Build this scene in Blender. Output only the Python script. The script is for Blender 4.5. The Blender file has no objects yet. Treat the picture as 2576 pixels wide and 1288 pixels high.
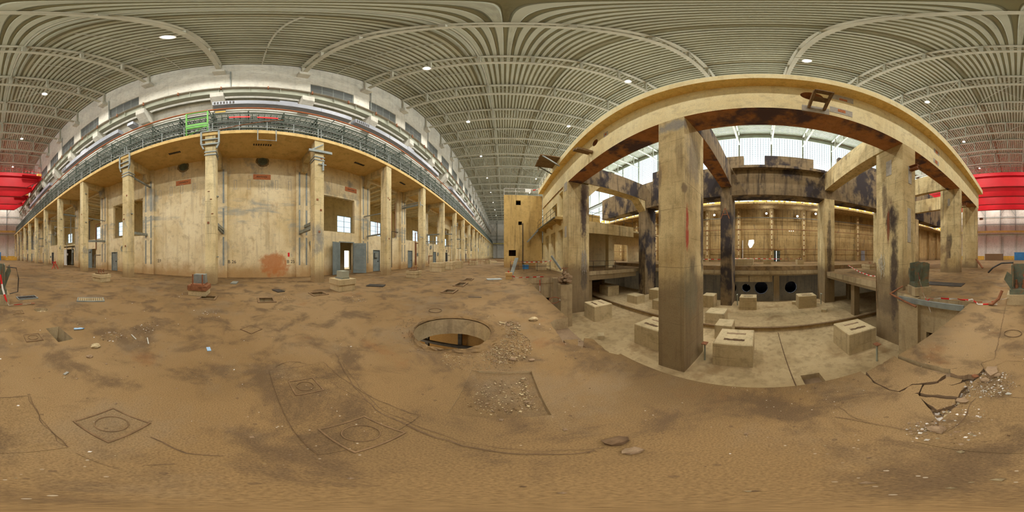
import bpy, math, random
from mathutils import Vector, Matrix
from mathutils.geometry import tessellate_polygon
random.seed(7)
C = bpy.context.scene.collection
sc = bpy.context.scene

# ------------------------------------------------------------------ camera, world, exposure
H = 1.6                      # eye height
X0 = 1269.0                  # photo column that looks along +Y (hall axis)
PPD = 2576 / 360.0
cam_d = bpy.data.cameras.new('camera'); cam = bpy.data.objects.new('camera', cam_d); C.objects.link(cam)
cam_d.type = 'PANO'
cam_d.panorama_type = 'EQUIRECTANGULAR'
try:
    cam_d.cycles.panorama_type = 'EQUIRECTANGULAR'
except Exception: pass
cam_d.clip_start = 0.05; cam_d.clip_end = 500
cam.location = (0, 0, H)
cam.rotation_euler = (math.radians(90), 0, math.radians(-(1288 - X0) / PPD))
sc.camera = cam

w = bpy.data.worlds.new('sky'); sc.world = w; w.use_nodes = True
bg = w.node_tree.nodes['Background']
bg.inputs[0].default_value = (0.93, 0.97, 1.0, 1); bg.inputs[1].default_value = 2.6
sc.view_settings.view_transform = 'Standard'; sc.view_settings.look = 'None'
sc.view_settings.gamma = 1; sc.view_settings.use_curve_mapping = False
sc.view_settings.exposure = 0.27
cy = sc.cycles
cy.max_bounces = 8; cy.diffuse_bounces = 5; cy.glossy_bounces = 2; cy.transmission_bounces = 2; cy.transparent_max_bounces = 8
cy.sample_clamp_indirect = 6; cy.caustics_reflective = False; cy.caustics_refractive = False

def area_light(name, loc, rot, sx, sy, power, col):
    l = bpy.data.lights.new(name, 'AREA'); l.shape = 'RECTANGLE'; l.size = sx; l.size_y = sy
    l.energy = power; l.color = col
    o = bpy.data.objects.new(name, l); o.location = loc; o.rotation_euler = rot; C.objects.link(o)
    return o
# added area lights, unseen low outside the right glazing, tilted up to brighten the roof
for yy in (-48, -12, 24, 60, 96):
    o = area_light('roof_fill', (45, yy, 3), (0, math.radians(140), 0), 22, 35.5, 110000, (1, .985, .95))
LAMP_POWER = 3000

# ------------------------------------------------------------------ pixel helpers (photo pixel -> place)
def ang(px, py): return math.radians((px - X0) / PPD), math.radians((644 - py) / PPD)
def onz(px, py, z=0.0):
    a, e = ang(px, py); r = (z - H) / math.tan(e)
    return Vector((r * math.sin(a), r * math.cos(a), z))
def onx(px, py, X):
    a, e = ang(px, py); r = X / math.sin(a)
    return Vector((X, r * math.cos(a), H + r * math.tan(e)))
def ony(px, py, Y):
    a, e = ang(px, py); r = Y / math.cos(a)
    return Vector((r * math.sin(a), Y, H + r * math.tan(e)))

# ------------------------------------------------------------------ materials
class N:
    def __init__(s, name):
        s.m = bpy.data.materials.new(name); s.m.use_nodes = True; s.t = s.m.node_tree
        s.b = s.t.nodes['Principled BSDF']; s.out = s.t.nodes['Material Output']
    def n(s, typ, **k):
        x = s.t.nodes.new(typ)
        for a, v in k.items(): setattr(x, a, v)
        return x
    def l(s, a, b): s.t.links.new(a, b)
    def pos(s):
        if not hasattr(s, '_p'): s._p = s.n('ShaderNodeNewGeometry').outputs['Position']
        return s._p
    def scaled(s, sc3, off=(0, 0, 0)):
        m = s.n('ShaderNodeMapping'); m.inputs['Scale'].default_value = sc3; m.inputs['Location'].default_value = off
        s.l(s.pos(), m.inputs['Vector']); return m.outputs[0]
    def noise(s, scale, detail=5, rough=.6, vec=None, dist=0):
        x = s.n('ShaderNodeTexNoise'); x.inputs['Scale'].default_value = scale
        x.inputs['Detail'].default_value = detail; x.inputs['Roughness'].default_value = rough
        x.inputs['Distortion'].default_value = dist
        s.l(vec or s.pos(), x.inputs['Vector']); return x.outputs['Fac']
    def ramp(s, fac, stops):
        r = s.n('ShaderNodeValToRGB'); e = r.color_ramp.elements
        e[0].position = stops[0][0]; e[0].color = (*stops[0][1], 1)
        e[1].position = stops[-1][0]; e[1].color = (*stops[-1][1], 1)
        for p, c in stops[1:-1]:
            q = e.new(p); q.color = (*c, 1)
        s.l(fac, r.inputs[0]); return r.outputs[0]
    def step(s, fac, a, b):
        r = s.n('ShaderNodeMapRange'); r.interpolation_type = 'SMOOTHSTEP'
        r.inputs[1].default_value = a; r.inputs[2].default_value = b
        s.l(fac, r.inputs[0]); return r.outputs[0]
    def math(s, op, a, b=None):
        x = s.n('ShaderNodeMath', operation=op)
        for i, v in enumerate((a, b)):
            if v is None: continue
            if isinstance(v, (int, float)): x.inputs[i].default_value = v
            else: s.l(v, x.inputs[i])
        return x.outputs[0]
    def mix(s, fac, a, b, mode='MIX'):
        x = s.n('ShaderNodeMix', data_type='RGBA', blend_type=mode)
        for sock, v in ((x.inputs[0], fac), (x.inputs[6], a), (x.inputs[7], b)):
            if isinstance(v, (int, float)): sock.default_value = v
            elif isinstance(v, tuple): sock.default_value = (*v, 1) if len(v) == 3 else v
            else: s.l(v, sock)
        return x.outputs[2]
    def xyz(s, i):
        if not hasattr(s, '_x'):
            q = s.n('ShaderNodeSeparateXYZ'); s.l(s.pos(), q.inputs[0]); s._x = q
        return s._x.outputs[i]
    def finish(s, col, rough=.9, bump=None, strength=.4, dist=.02, metal=0):
        if isinstance(col, tuple): s.b.inputs['Base Color'].default_value = (*col, 1)
        else: s.l(col, s.b.inputs['Base Color'])
        s.b.inputs['Roughness'].default_value = rough; s.b.inputs['Metallic'].default_value = metal
        s.b.inputs['Specular IOR Level'].default_value = .25
        if bump is not None:
            k = s.n('ShaderNodeBump'); k.inputs['Strength'].default_value = strength; k.inputs['Distance'].default_value = dist
            s.l(bump, k.inputs['Height']); s.l(k.outputs[0], s.b.inputs['Normal'])
        return s.m

def concrete(name, c1, c2, stain, stain_amt=.5, lines=0, dirt=None, blot=None, blot_lo=.58, seed=0, line_ax=2, fine=22, blobs=()):
    n = N(name)
    off = (seed * 7.3, seed * 3.1, seed * 5.7)
    v = n.scaled((1, 1, 1), off)
    big = n.noise(.35, 6, .62, v)
    col = n.ramp(big, [(.32, c1), (.68, c2)])
    med = n.noise(2.2, 6, .68, v)
    col = n.mix(n.math('MULTIPLY', n.step(med, .47, .72), .55), col, tuple(x * .62 for x in c1))
    sv = n.scaled((1.6, 1.6, .10), off)
    st = n.noise(1.7, 5, .65, sv, .3)
    col = n.mix(n.math('MULTIPLY', n.step(st, .48, .70), stain_amt), col, stain)
    if blot:
        bl = n.noise(.55, 5, .6, n.scaled((1, 1, .6), (off[0] + 11, 3, 1)))
        col = n.mix(n.step(bl, blot_lo, blot_lo + .14), col, blot)
    if dirt:
        z = n.math('ADD', n.xyz(2), n.math('MULTIPLY', n.noise(.9, 5, .6, v), -1.6))
        col = n.mix(n.math('MULTIPLY', n.step(z, .55, -.75), .8), col, dirt)
    if lines:
        fz = n.math('FRACT', n.math('DIVIDE', n.xyz(line_ax), lines))
        ln = n.math('MULTIPLY', n.math('LESS_THAN', fz, .022 / lines), n.step(n.noise(.8, 2, .5, v), .35, .6))
        col = n.mix(n.math('MULTIPLY', ln, .6), col, tuple(x * .3 for x in c1))
    if name == 'cream plaster concrete':
        # long blue grey smears at mid height and the patch of orange primer near the floor
        zz = n.xyz(2); hb = n.noise(.9, 5, .62, n.scaled((1, .22, 1.3), (2, 5, 1)))
        band = n.math('MULTIPLY', n.step(zz, 2.8, 4.3), n.step(zz, 7.0, 5.4))
        col = n.mix(n.math('MULTIPLY', n.math('MULTIPLY', n.step(hb, .50, .64), band), .75), col, (.34, .36, .34))
        hv = n.noise(1.6, 5, .65, n.scaled((1, 1.5, .35), (8, 5, 1)))
        col = n.mix(n.math('MULTIPLY', n.step(hv, .56, .70), .4), col, (.50, .33, .13))
        dy = n.math('DIVIDE', n.math('SUBTRACT', n.xyz(1), 2.0), 1.25); dz = n.math('DIVIDE', n.math('SUBTRACT', zz, .95), .95)
        d = n.math('ADD', n.math('ADD', n.math('MULTIPLY', dy, dy), n.math('MULTIPLY', dz, dz)), n.math('MULTIPLY', n.math('SUBTRACT', n.noise(1.8, 6, .65), .5), 2.6))
        col = n.mix(n.math('MULTIPLY', n.step(d, 1.1, .25), .8), col, (.50, .17, .045))
    for (bx, by, bz, rx, ry, rz, bc, amt) in blobs:   # soot and paint marks with a place of their own
        tot = n.math('MULTIPLY', n.math('SUBTRACT', n.noise(2.4, 6, .7, n.scaled((1.3, 1.3, .6), (bx, by, bz))), .5), 2.8)
        for i, (q, rr_) in enumerate(((bx, rx), (by, ry), (bz, rz))):
            e = n.math('DIVIDE', n.math('SUBTRACT', n.xyz(i), q), rr_); tot = n.math('ADD', tot, n.math('MULTIPLY', e, e))
        col = n.mix(n.math('MULTIPLY', n.step(tot, 1.15, .1), amt), col, bc)
    fn = n.noise(fine, 6, .75)
    col = n.mix(1.0, col, n.ramp(fn, [(.32, (.80, .79, .77)), (.5, (1, 1, 1)), (.68, (1.09, 1.08, 1.07))]), 'MULTIPLY')
    pit = n.noise(7, 3, .7, v)
    col = n.mix(n.math('MULTIPLY', n.step(pit, .70, .76), .7), col, tuple(x * .25 for x in c1))
    h = n.math('ADD', fn, n.math('MULTIPLY', med, 1.5))
    return n.finish(col, .96, h, .16, .02)

def plain(name, c, rough=.6, metal=0, var=.25, scale=3, rust=None, rust_lo=.55):
    n = N(name)
    col = n.ramp(n.noise(scale, 6, .65), [(.3, tuple(x * (1 - var) for x in c)), (.7, tuple(min(1, x * (1 + var)) for x in c))])
    if rust: col = n.mix(n.step(n.noise(scale * 1.7, 6, .7), rust_lo, rust_lo + .12), col, rust)
    return n.finish(col, rough, n.noise(scale * 12, 3, .6), .2, .01, metal)

def floor_mat(name, tint=1.0, pale=0.0):
    n = N(name)
    big = n.noise(.16, 7, .6, None, .3)
    a = (.345 * tint, .218 * tint, .096 * tint); b = (.20 * tint, .134 * tint, .066 * tint); c = (.44 * tint, .298 * tint, .150 * tint)
    col = n.ramp(big, [(.30, b), (.47, a), (.66, c)])
    med = n.noise(1.3, 8, .68, None, .4)
    col = n.mix(n.math('MULTIPLY', n.step(med, .46, .64), .68), col, (.13 * tint, .085 * tint, .050 * tint))
    g = n.noise(.5, 7, .7, n.scaled((1, 1, 1), (9, 4, 0)))
    col = n.mix(n.math('MULTIPLY', n.step(g, .50, .66), .45 + pale), col, (.34 * tint, .255 * tint, .16 * tint))
    o = n.noise(.8, 6, .6, n.scaled((1, 1, 1), (31, 14, 0)))
    col = n.mix(n.math('MULTIPLY', n.step(o, .60, .72), .5), col, (.34 * tint, .155 * tint, .055 * tint))
    f = n.noise(95, 4, .65)
    col = n.mix(1.0, col, n.ramp(f, [(.34, (.72, .70, .67)), (.5, (1, 1, 1)), (.66, (1.24, 1.23, 1.2))]), 'MULTIPLY')
    vv = n.n('ShaderNodeTexVoronoi'); vv.inputs['Scale'].default_value = 16; n.l(n.pos(), vv.inputs['Vector'])
    sp = n.math('MULTIPLY', n.math('LESS_THAN', vv.outputs['Distance'], .10), n.step(n.noise(1.1, 3, .6), .52, .6))
    col = n.mix(n.math('MULTIPLY', sp, .7), col, (.50, .43, .33))
    vd = n.n('ShaderNodeTexVoronoi'); vd.inputs['Scale'].default_value = 6.3; n.l(n.pos(), vd.inputs['Vector'])
    sd = n.math('LESS_THAN', vd.outputs['Distance'], .085)
    col = n.mix(n.math('MULTIPLY', sd, .45), col, (.08, .05, .03))
    h = n.math('ADD', n.math('MULTIPLY', med, 2.5), n.math('ADD', f, n.math('MULTIPLY', sp, .5)))
    return n.finish(col, .95, h, .25, .015)

M = {}
M['wall'] = concrete('cream plaster concrete', (.70, .56, .31), (.92, .82, .57), (.46, .37, .22), .5, 0, (.42, .24, .09), (.42, .40, .33), .60, 1)
M['soffit'] = concrete('ochre concrete soffit', (.64, .44, .17), (.80, .60, .27), (.38, .25, .10), .25, 0, None, None, .6, 2, 2)
M['column'] = concrete('yellowed concrete', (.54, .43, .22), (.78, .67, .40), (.24, .22, .17), .65, .95, (.30, .20, .10), (.30, .29, .25), .55, 3)
M['white'] = concrete('white painted brick', (.50, .49, .44), (.66, .65, .58), (.34, .33, .30), .35, .28, None, None, .6, 4)
M['backroom'] = concrete('cream interior plaster', (.74, .62, .36), (.86, .76, .50), (.45, .35, .2), .35, 0, None, None, .6, 5)
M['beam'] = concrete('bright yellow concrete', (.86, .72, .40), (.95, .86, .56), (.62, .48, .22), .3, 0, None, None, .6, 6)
M['flange'] = concrete('orange yellow concrete', (.86, .60, .20), (.95, .76, .34), (.45, .25, .07), .3, 0, None, (.50, .26, .06), .66, 7)
M['frame'] = concrete('stained formwork concrete', (.52, .39, .19), (.78, .66, .38), (.20, .15, .09), .65, 1.15, (.20, .14, .08), (.28, .20, .12), .58, 8, blobs=(
    (6.85, 12.95, 6.0, .38, .5, 3.4, (.05, .035, .04), .92), (7.0, 12.95, 7.9, .55, .5, 1.0, (.10, .065, .05), .8), (6.9, 12.95, -.4, .4, .5, 1.3, (.10, .085, .07), .8),
    (6.15, -6.38, 3.6, .55, .5, .9, (.04, .03, .035), .92), (5.95, -6.38, .6, .32, .5, 3.4, (.06, .045, .045), .9), (6.7, -6.38, 5.0, .25, .5, 1.6, (.09, .06, .05), .7), (6.5, -6.38, -1.2, .9, .5, .8, (.12, .09, .06), .6),
    (7.25, 2.71, 2.8, .28, .5, 2.6, (.06, .045, .05), .9), (6.3, 2.71, 6.2, .8, .5, 1.6, (.25, .22, .20), .6), (6.0, 2.71, .2, .8, .5, 1.5, (.20, .20, .14), .5),
    (5.35, 3.1, 8.0, .3, .9, .5, (.22, .24, .27), .7), (5.35, 3.82, 5.2, .3, .13, .8, (.28, .21, .13), .9), (5.35, 3.84, 3.2, .3, .10, .7, (.28, .21, .13), .9), (5.35, 2.72, 4.3, .3, .12, .25, (.25, .19, .12), .9), (6.4, -6.38, 3.3, .13, .4, 1.2, (.24, .085, .04), .9), (5.62, 2.71, 2.7, .16, .4, 1.0, (.50, .07, .05), .9), (6.4, -14.7, 3.0, .35, .5, .9, (.10, .08, .06), .8), (15.3, -6.9, 2.5, .5, .3, 4.0, (.07, .05, .04), .8)))
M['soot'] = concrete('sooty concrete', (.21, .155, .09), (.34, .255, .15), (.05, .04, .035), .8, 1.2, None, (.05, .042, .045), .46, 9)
M['burnt'] = concrete('burnt rusty soffit', (.40, .17, .07), (.52, .26, .11), (.14, .09, .08), .35, 0, None, (.11, .075, .085), .47, 10, 2)
M['tower'] = concrete('tan board marked concrete', (.52, .36, .13), (.66, .48, .20), (.24, .17, .08), .65, 0, (.36, .22, .09), None, .6, 11)
M['rearwall'] = concrete('stained rear wall concrete', (.42, .29, .12), (.56, .41, .19), (.14, .10, .06), .8, 1.15, (.28, .19, .10), (.22, .17, .11), .60, 12)
M['pitwall'] = concrete('grey brown pit concrete', (.40, .31, .18), (.52, .42, .26), (.18, .13, .08), .6, 0, None, None, .6, 13)
M['block'] = concrete('foundation block concrete', (.50, .40, .23), (.64, .53, .33), (.27, .21, .13), .4, .62, None, None, .6, 14)
M['endwall'] = concrete('white panel wall', (.66, .64, .58), (.78, .76, .70), (.45, .42, .36), .4, 2.2, None, None, .6, 15)
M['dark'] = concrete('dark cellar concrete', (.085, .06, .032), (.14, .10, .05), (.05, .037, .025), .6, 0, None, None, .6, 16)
M['floor'] = floor_mat('dusty ochre floor', .68)
M['pitfloor'] = concrete('sandy pit floor concrete', (.42, .31, .165), (.58, .455, .265), (.28, .20, .105), .5, 0, None, (.34, .235, .12), .56, 21, 2, 40)
M['patchfloor'] = floor_mat('patched floor', .64, .1)
M['rubble'] = concrete('broken concrete', (.26, .18, .11), (.38, .27, .17), (.18, .12, .08), .4, 0, None, (.42, .17, .08), .64, 18)
M['crack'] = plain('dark crack dirt', (.14, .088, .048), .95, 0, .4, 9)
M['roof'] = None
n = N('corrugated roof sheet')
col = n.ramp(n.noise(.12, 5, .6), [(.3, (.34, .34, .26)), (.7, (.47, .47, .37))])
col = n.mix(n.math('MULTIPLY', n.step(n.noise(1.4, 6, .7, n.scaled((2, .15, 1))), .5, .7), .5), col, (.17, .165, .13))
fx = n.math('FRACT', n.math('DIVIDE', n.xyz(1), 6.2))
M['roof'] = n.finish(col, .7, n.noise(5, 4, .6), .2, .02)
M['truss'] = plain('grey beige truss paint', (.44, .43, .35), .6, 0, .15, 1.2, (.30, .22, .15), .70)
M['green'] = plain('dark green grey rack steel', (.10, .125, .10), .6, 0, .3, 4)
M['steel'] = plain('blue grey steel', (.27, .30, .29), .5, .2, .25, 3, (.28, .17, .09), .62)
M['girder'] = plain('pale green girder paint', (.36, .38, .31), .6, 0, .15, 1)
M['duct'] = plain('lilac grey duct sheet', (.33, .35, .40), .5, .1, .12, 2)
M['orange'] = plain('orange pipe paint', (.55, .17, .06), .5, 0, .2, 3)
M['lime'] = plain('lime green paint', (.20, .55, .12), .5, 0, .15, 3)
M['red'] = plain('red crane paint', (.50, .012, .02), .5, 0, .12, .5)
M['redline'] = plain('red paint', (.70, .03, .03), .5, 0, .1, 3)
M['tapew'] = plain('white tape', (.78, .74, .70), .5, 0, .1, 6)
M['rust'] = plain('rusty steel', (.28, .12, .06), .8, .1, .4, 7)
M['darksteel'] = plain('dark steel', (.06, .055, .05), .6, .3, .4, 5)
M['brick'] = plain('orange brick', (.50, .18, .075), .9, 0, .35, 12)
M['greypatch'] = plain('grey mortar patch', (.46, .43, .38), .9, 0, .2, 6)
M['door'] = plain('blue grey door paint', (.22, .27, .28), .5, .1, .2, 1.5, (.15, .13, .11), .7)
M['blue'] = plain('blue paint', (.05, .22, .50), .5, 0, .15, 1)
M['yellow'] = plain('yellow paint', (.75, .48, .09), .6, 0, .2, 1, (.45, .3, .1), .66)
M['yelrail'] = plain('faded yellow paint', (.72, .60, .20), .6, 0, .2, .7, (.3, .35, .2), .66)
M['oldgreen'] = plain('worn green machine paint', (.135, .15, .105), .6, .1, .3, 3, (.20, .13, .07), .5)
M['coverrim'] = plain('dusty cover rim', (.20, .125, .065), .9, 0, .3, 9)
M['black'] = plain('soot black', (.025, .022, .025), .9, 0, .3, 3)
M['letter'] = plain('black lettering paint', (.035, .03, .03), .8, 0, .2, 8)
M['wood'] = plain('dusty timber', (.23, .15, .08), .9, 0, .3, 9)
M['plastic'] = plain('pale blue plastic', (.35, .55, .80), .3, 0, .1, 9)
M['white_metal'] = plain('white enamel', (.75, .75, .72), .4, 0, .08, 5)
# glazing: old glass that passes daylight, some panes yellow
def glass_mat(name, yel, tint=(.60, .64, .66)):
    n = N(name)
    t = n.n('ShaderNodeBsdfTransparent'); d = n.n('ShaderNodeBsdfTranslucent'); g = n.n('ShaderNodeBsdfGlossy')
    g.inputs['Roughness'].default_value = .25
    q = n.n('ShaderNodeVectorMath', operation='SNAP'); q.inputs[1].default_value = (50, .52, .60)
    ad = n.n('ShaderNodeVectorMath', operation='ADD'); ad.inputs[1].default_value = (3, .26, .02)
    n.l(n.pos(), ad.inputs[0]); n.l(ad.outputs[0], q.inputs[0])
    wn = n.n('ShaderNodeTexWhiteNoise'); n.l(q.outputs[0], wn.inputs[0])
    reg = n.math('MULTIPLY', n.step(n.noise(.16, 2, .5), .30, .34), n.math('LESS_THAN', n.xyz(2), 13.8))
    f = n.math('MULTIPLY', n.math('LESS_THAN', wn.outputs[0], yel), reg) if yel < .5 else n.math('LESS_THAN', wn.outputs[0], yel)
    col = n.mix(f, tint, (.66, .47, .10))
    n.l(col, t.inputs[0]); n.l(col, d.inputs[0])
    m1 = n.n('ShaderNodeMixShader'); m1.inputs[0].default_value = .05; n.l(t.outputs[0], m1.inputs[1]); n.l(d.outputs[0], m1.inputs[2])
    m2 = n.n('ShaderNodeMixShader'); m2.inputs[0].default_value = .06; n.l(m1.outputs[0], m2.inputs[1]); n.l(g.outputs[0], m2.inputs[2])
    n.l(m2.outputs[0], n.out.inputs[0]); return n.m
M['glass'] = glass_mat('old window glass', .49)
M['clearglass'] = glass_mat('clear window glass', -1.0)
M['glassyel'] = glass_mat('yellow and clear window glass', .55)
n = N('painted dark window glass'); M['darkglass'] = n.finish((.10, .11, .11), .15)  # pane colour painted dark to stand for the unlit rooms behind
n = N('lamp glow'); n.b.inputs['Emission Color'].default_value = (1, .98, .93, 1); n.b.inputs['Emission Strength'].default_value = 9; M['glow'] = n.finish((.8, .8, .8), .5)

# ------------------------------------------------------------------ mesh builder
class MB:
    def __init__(s): s.v = []; s.f = []; s.mi = []; s.m = 0; s.smooth = False
    def use(s, i): s.m = i; return s
    def add(s, vs, fs):
        o = len(s.v); s.v += [tuple(v) for v in vs]
        for f in fs: s.f.append(tuple(i + o for i in f)); s.mi.append(s.m)
        return s
    def box(s, x0, x1, y0, y1, z0, z1):
        vs = [(x0, y0, z0), (x1, y0, z0), (x1, y1, z0), (x0, y1, z0), (x0, y0, z1), (x1, y0, z1), (x1, y1, z1), (x0, y1, z1)]
        return s.add(vs, [(3, 2, 1, 0), (4, 5, 6, 7), (0, 1, 5, 4), (1, 2, 6, 5), (2, 3, 7, 6), (3, 0, 4, 7)])
    def cbox(s, cx, cy, z0, wx, wy, h): return s.box(cx - wx / 2, cx + wx / 2, cy - wy / 2, cy + wy / 2, z0, z0 + h)
    def bar(s, p, q, w=.05, h=None):
        h = h or w; p = Vector(p); q = Vector(q); d = (q - p).normalized()
        up = Vector((0, 0, 1)) if abs(d.z) < .95 else Vector((1, 0, 0))
        a = d.cross(up).normalized() * w / 2; b = a.cross(d).normalized() * h / 2
        vs = [p - a - b, p + a - b, p + a + b, p - a + b, q - a - b, q + a - b, q + a + b, q - a + b]
        return s.add(vs, [(0, 1, 2, 3), (7, 6, 5, 4), (0, 4, 5, 1), (1, 5, 6, 2), (2, 6, 7, 3), (3, 7, 4, 0)])
    def tube(s, pts, r=.03, n=8):
        pts = [Vector(p) for p in pts]; vs = []; fs = []
        for i, p in enumerate(pts):
            d = (pts[min(i + 1, len(pts) - 1)] - pts[max(i - 1, 0)]).normalized()
            up = Vector((0, 0, 1)) if abs(d.z) < .95 else Vector((1, 0, 0))
            a = d.cross(up).normalized(); b = a.cross(d).normalized()
            for k in range(n):
                t = 2 * math.pi * k / n; vs.append(p + a * r * math.cos(t) + b * r * math.sin(t))
        for i in range(len(pts) - 1):
            for k in range(n): fs.append((i * n + k, i * n + (k + 1) % n, (i + 1) * n + (k + 1) % n, (i + 1) * n + k))
        fs.append(tuple(range(n))[::-1]); fs.append(tuple(range((len(pts) - 1) * n, len(pts) * n)))
        return s.add(vs, fs)
    def lathe(s, prof, n=20, c=(0, 0, 0)):
        vs = []; fs = []
        for r, z in prof:
            for k in range(n):
                t = 2 * math.pi * k / n; vs.append((c[0] + r * math.cos(t), c[1] + r * math.sin(t), c[2] + z))
        for i in range(len(prof) - 1):
            for k in range(n): fs.append((i * n + k, i * n + (k + 1) % n, (i + 1) * n + (k + 1) % n, (i + 1) * n + k))
        return s.add(vs, fs)
    def slab(s, loops, t0, t1, mp=lambda a, b, t: (a, b, t), mats=(0, 0, 0)):
        """polygon with holes between heights t0 and t1; mats = (top, bottom, sides)"""
        V = [Vector((p[0], p[1], 0)) for L in loops for p in L]
        tris = tessellate_polygon([[Vector((p[0], p[1], 0)) for p in L] for L in loops])
        nv = len(V); vs = [mp(v.x, v.y, t1) for v in V] + [mp(v.x, v.y, t0) for v in V]
        s.use(mats[0]); o = len(s.v); s.v += vs
        for t in tris:
            a, b, c = (V[i] for i in t)
            if (b - a).cross(c - a).z < 0: t = t[::-1]
            s.f.append(tuple(o + i for i in t)); s.mi.append(mats[0])
            s.f.append(tuple(o + i + nv for i in t[::-1])); s.mi.append(mats[1])
        k = 0
        for L in loops:
            m = len(L)
            for i in range(m):
                a, b = k + i, k + (i + 1) % m
                s.f.append((o + a, o + b, o + b + nv, o + a + nv)); s.mi.append(mats[2])
            k += m
        return s
    def jitter(s, amt, seed=1):
        r = random.Random(seed)
        s.v = [(x + r.uniform(-amt, amt), y + r.uniform(-amt, amt), z + r.uniform(-amt, amt)) for x, y, z in s.v]; return s
    def build(s, name, mats, parent=None, loc=(0, 0, 0), smooth=False, fix=True):
        me = bpy.data.meshes.new(name); me.from_pydata(s.v, [], s.f)
        if not isinstance(mats, (list, tuple)): mats = [mats]
        for m in mats: me.materials.append(m)
        me.polygons.foreach_set('material_index', s.mi)
        if smooth: me.polygons.foreach_set('use_smooth', [True] * len(me.polygons))
        me.update()
        if fix:
            import bmesh
            b = bmesh.new(); b.from_mesh(me); bmesh.ops.recalc_face_normals(b, faces=b.faces); b.to_mesh(me); b.free()
        o = bpy.data.objects.new(name, me); C.objects.link(o); o.location = loc
        if parent: o.parent = parent
        return o

def tag(o, label=None, cat=None, group=None, kind=None):
    if label: o['label'] = label
    if cat: o['category'] = cat
    if group: o['group'] = group
    if kind: o['kind'] = kind
    return o
def thing(name, label, cat, loc=(0, 0, 0), rz=0, group=None):
    o = bpy.data.objects.new(name, None); o.empty_display_size = .2; C.objects.link(o); o.location = loc; o.rotation_euler = (0, 0, rz)
    return tag(o, label, cat, group)
def struct(o, label=None, cat=None): return tag(o, label, cat, None, 'structure')
def dup(root, loc, rz=None, label=None, group=None):
    r = root.copy(); C.objects.link(r); r.location = loc
    if rz is not None: r.rotation_euler = (0, 0, rz)
    if label: r['label'] = label
    if group: r['group'] = group
    for ch in list(root.children):
        c = ch.copy(); C.objects.link(c); c.parent = r
        for g in list(ch.children):
            d = g.copy(); C.objects.link(d); d.parent = c
    return r
def rect(a0, a1, b0, b1): return [(a0, b0), (a1, b0), (a1, b1), (a0, b1)]
def circ(cx, cy, r, n=28, wob=0, seed=3):
    q = random.Random(seed); return [(cx + (r + q.uniform(-wob, wob)) * math.cos(2 * math.pi * k / n), cy + (r + q.uniform(-wob, wob)) * math.sin(2 * math.pi * k / n)) for k in range(n)]
def text(name, body, size, loc, rot, mat, parent, depth=.004):
    cu = bpy.data.curves.new(name, 'FONT'); cu.body = body; cu.size = size; cu.extrude = depth; cu.align_x = 'CENTER'
    t = bpy.data.objects.new('tmp', cu); C.objects.link(t)
    dg = bpy.context.evaluated_depsgraph_get()
    me = bpy.data.meshes.new_from_object(t.evaluated_get(dg)); bpy.data.objects.remove(t)
    me.name = name; me.materials.clear(); me.materials.append(mat)
    o = bpy.data.objects.new(name, me); C.objects.link(o); o.location = loc; o.rotation_euler = rot
    if parent: o.parent = parent
    return o

ORD = ['', 'second', 'third', 'fourth', 'fifth', 'sixth', 'seventh', 'eighth', 'ninth', 'tenth']
YA, YB = -64.1, 128.1
GRID = [-2.1 + 6.2 * k for k in range(-10, 22)]
WX = -12.0                          # left wall face
ZS = 9.85                           # soffit of the left gallery
LOW, LOW2 = -3.6, -3.3              # pit floor levels

# ------------------------------------------------------------------ floors
def q6(*ps): return [(v.x, v.y) for v in (onz(2100 + a / 2.576, 640 + b / 2.576, 0) for a, b in ps)]
def q5(*ps): return [(v.x, v.y) for v in (onz(1276 + a / 3.578, 640 + b / 3.578, 0) for a, b in ps)]
def rough(pts, amt=.012, step_=.06, seed=1):
    r = random.Random(seed); out = []
    for i in range(len(pts) - 1):
        a, b = Vector(pts[i]), Vector(pts[i + 1]); k = max(1, int((b - a).length / step_))
        out.append(tuple(a))
        for j in range(1, k): p = a.lerp(b, j / k); out.append((p.x + r.uniform(-amt, amt), p.y + r.uniform(-amt, amt)))
    return out + [tuple(pts[-1])]
PX0, PX1, PY0, PY1 = 1.53, 17.6, -5.3, 11.6
nr = q6((450, 668), (740, 742), (950, 708), (978, 760), (885, 835), (870, 930), (800, 975), (672, 1085), (640, 1040), (537, 903), (420, 892), (352, 880), (250, 832), (215, 790))
nl = q5((1000, 902), (820, 868), (640, 822), (500, 792), (462, 722), (385, 617), (430, 585))
nr = rough(nr, .011, .07, 4); nl = rough(nl, .011, .07, 5)
# the pit outline, clockwise from the near right corner, with the two broken notches
pit = [(PX0, PY0)] + [(PX0, nr[0][1])] + nr + [(PX0, nr[-1][1])] + [(PX0, nl[0][1])] + nl + [(PX0, nl[-1][1])] + \
      [(PX0, PY1), (4.75, PY1), (4.75, 14.7), (PX1, 14.7), (PX1, -6.6), (4.75, -6.6), (4.75, PY0)]
R_HOLE = (-1.0, 3.02, .74)
holes = [pit, circ(*R_HOLE, 36, .012)]
slots = [(-2.62, -2.12, 6.45, 7.1), (-2.62, -2.12, 8.1, 9.2), (-2.62, -2.12, 10.2, 11.0)]
small = [(-6.0, -5.4, .35, .9), (-6.4, -5.85, 2.5, 3.1), (-6.15, -5.65, -1.8, -1.2), (-7.6, -7.2, 1.1, 1.7), (-1.37, -1.08, -3.18, -2.52), (-.38, .31, 1.04, 1.86)]
for a in slots + small: holes.append(rect(*a))
holes.append(circ(-1.37, -4.47, .2, 16, .015))
mb = MB(); mb.slab([rect(WX - .3, 31.6, YA - 3, YB + 3)] + holes, -.42, 0, mats=(0, 1, 1))
floor = struct(mb.build('floor', [M['floor'], M['pitwall']]))
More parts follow.
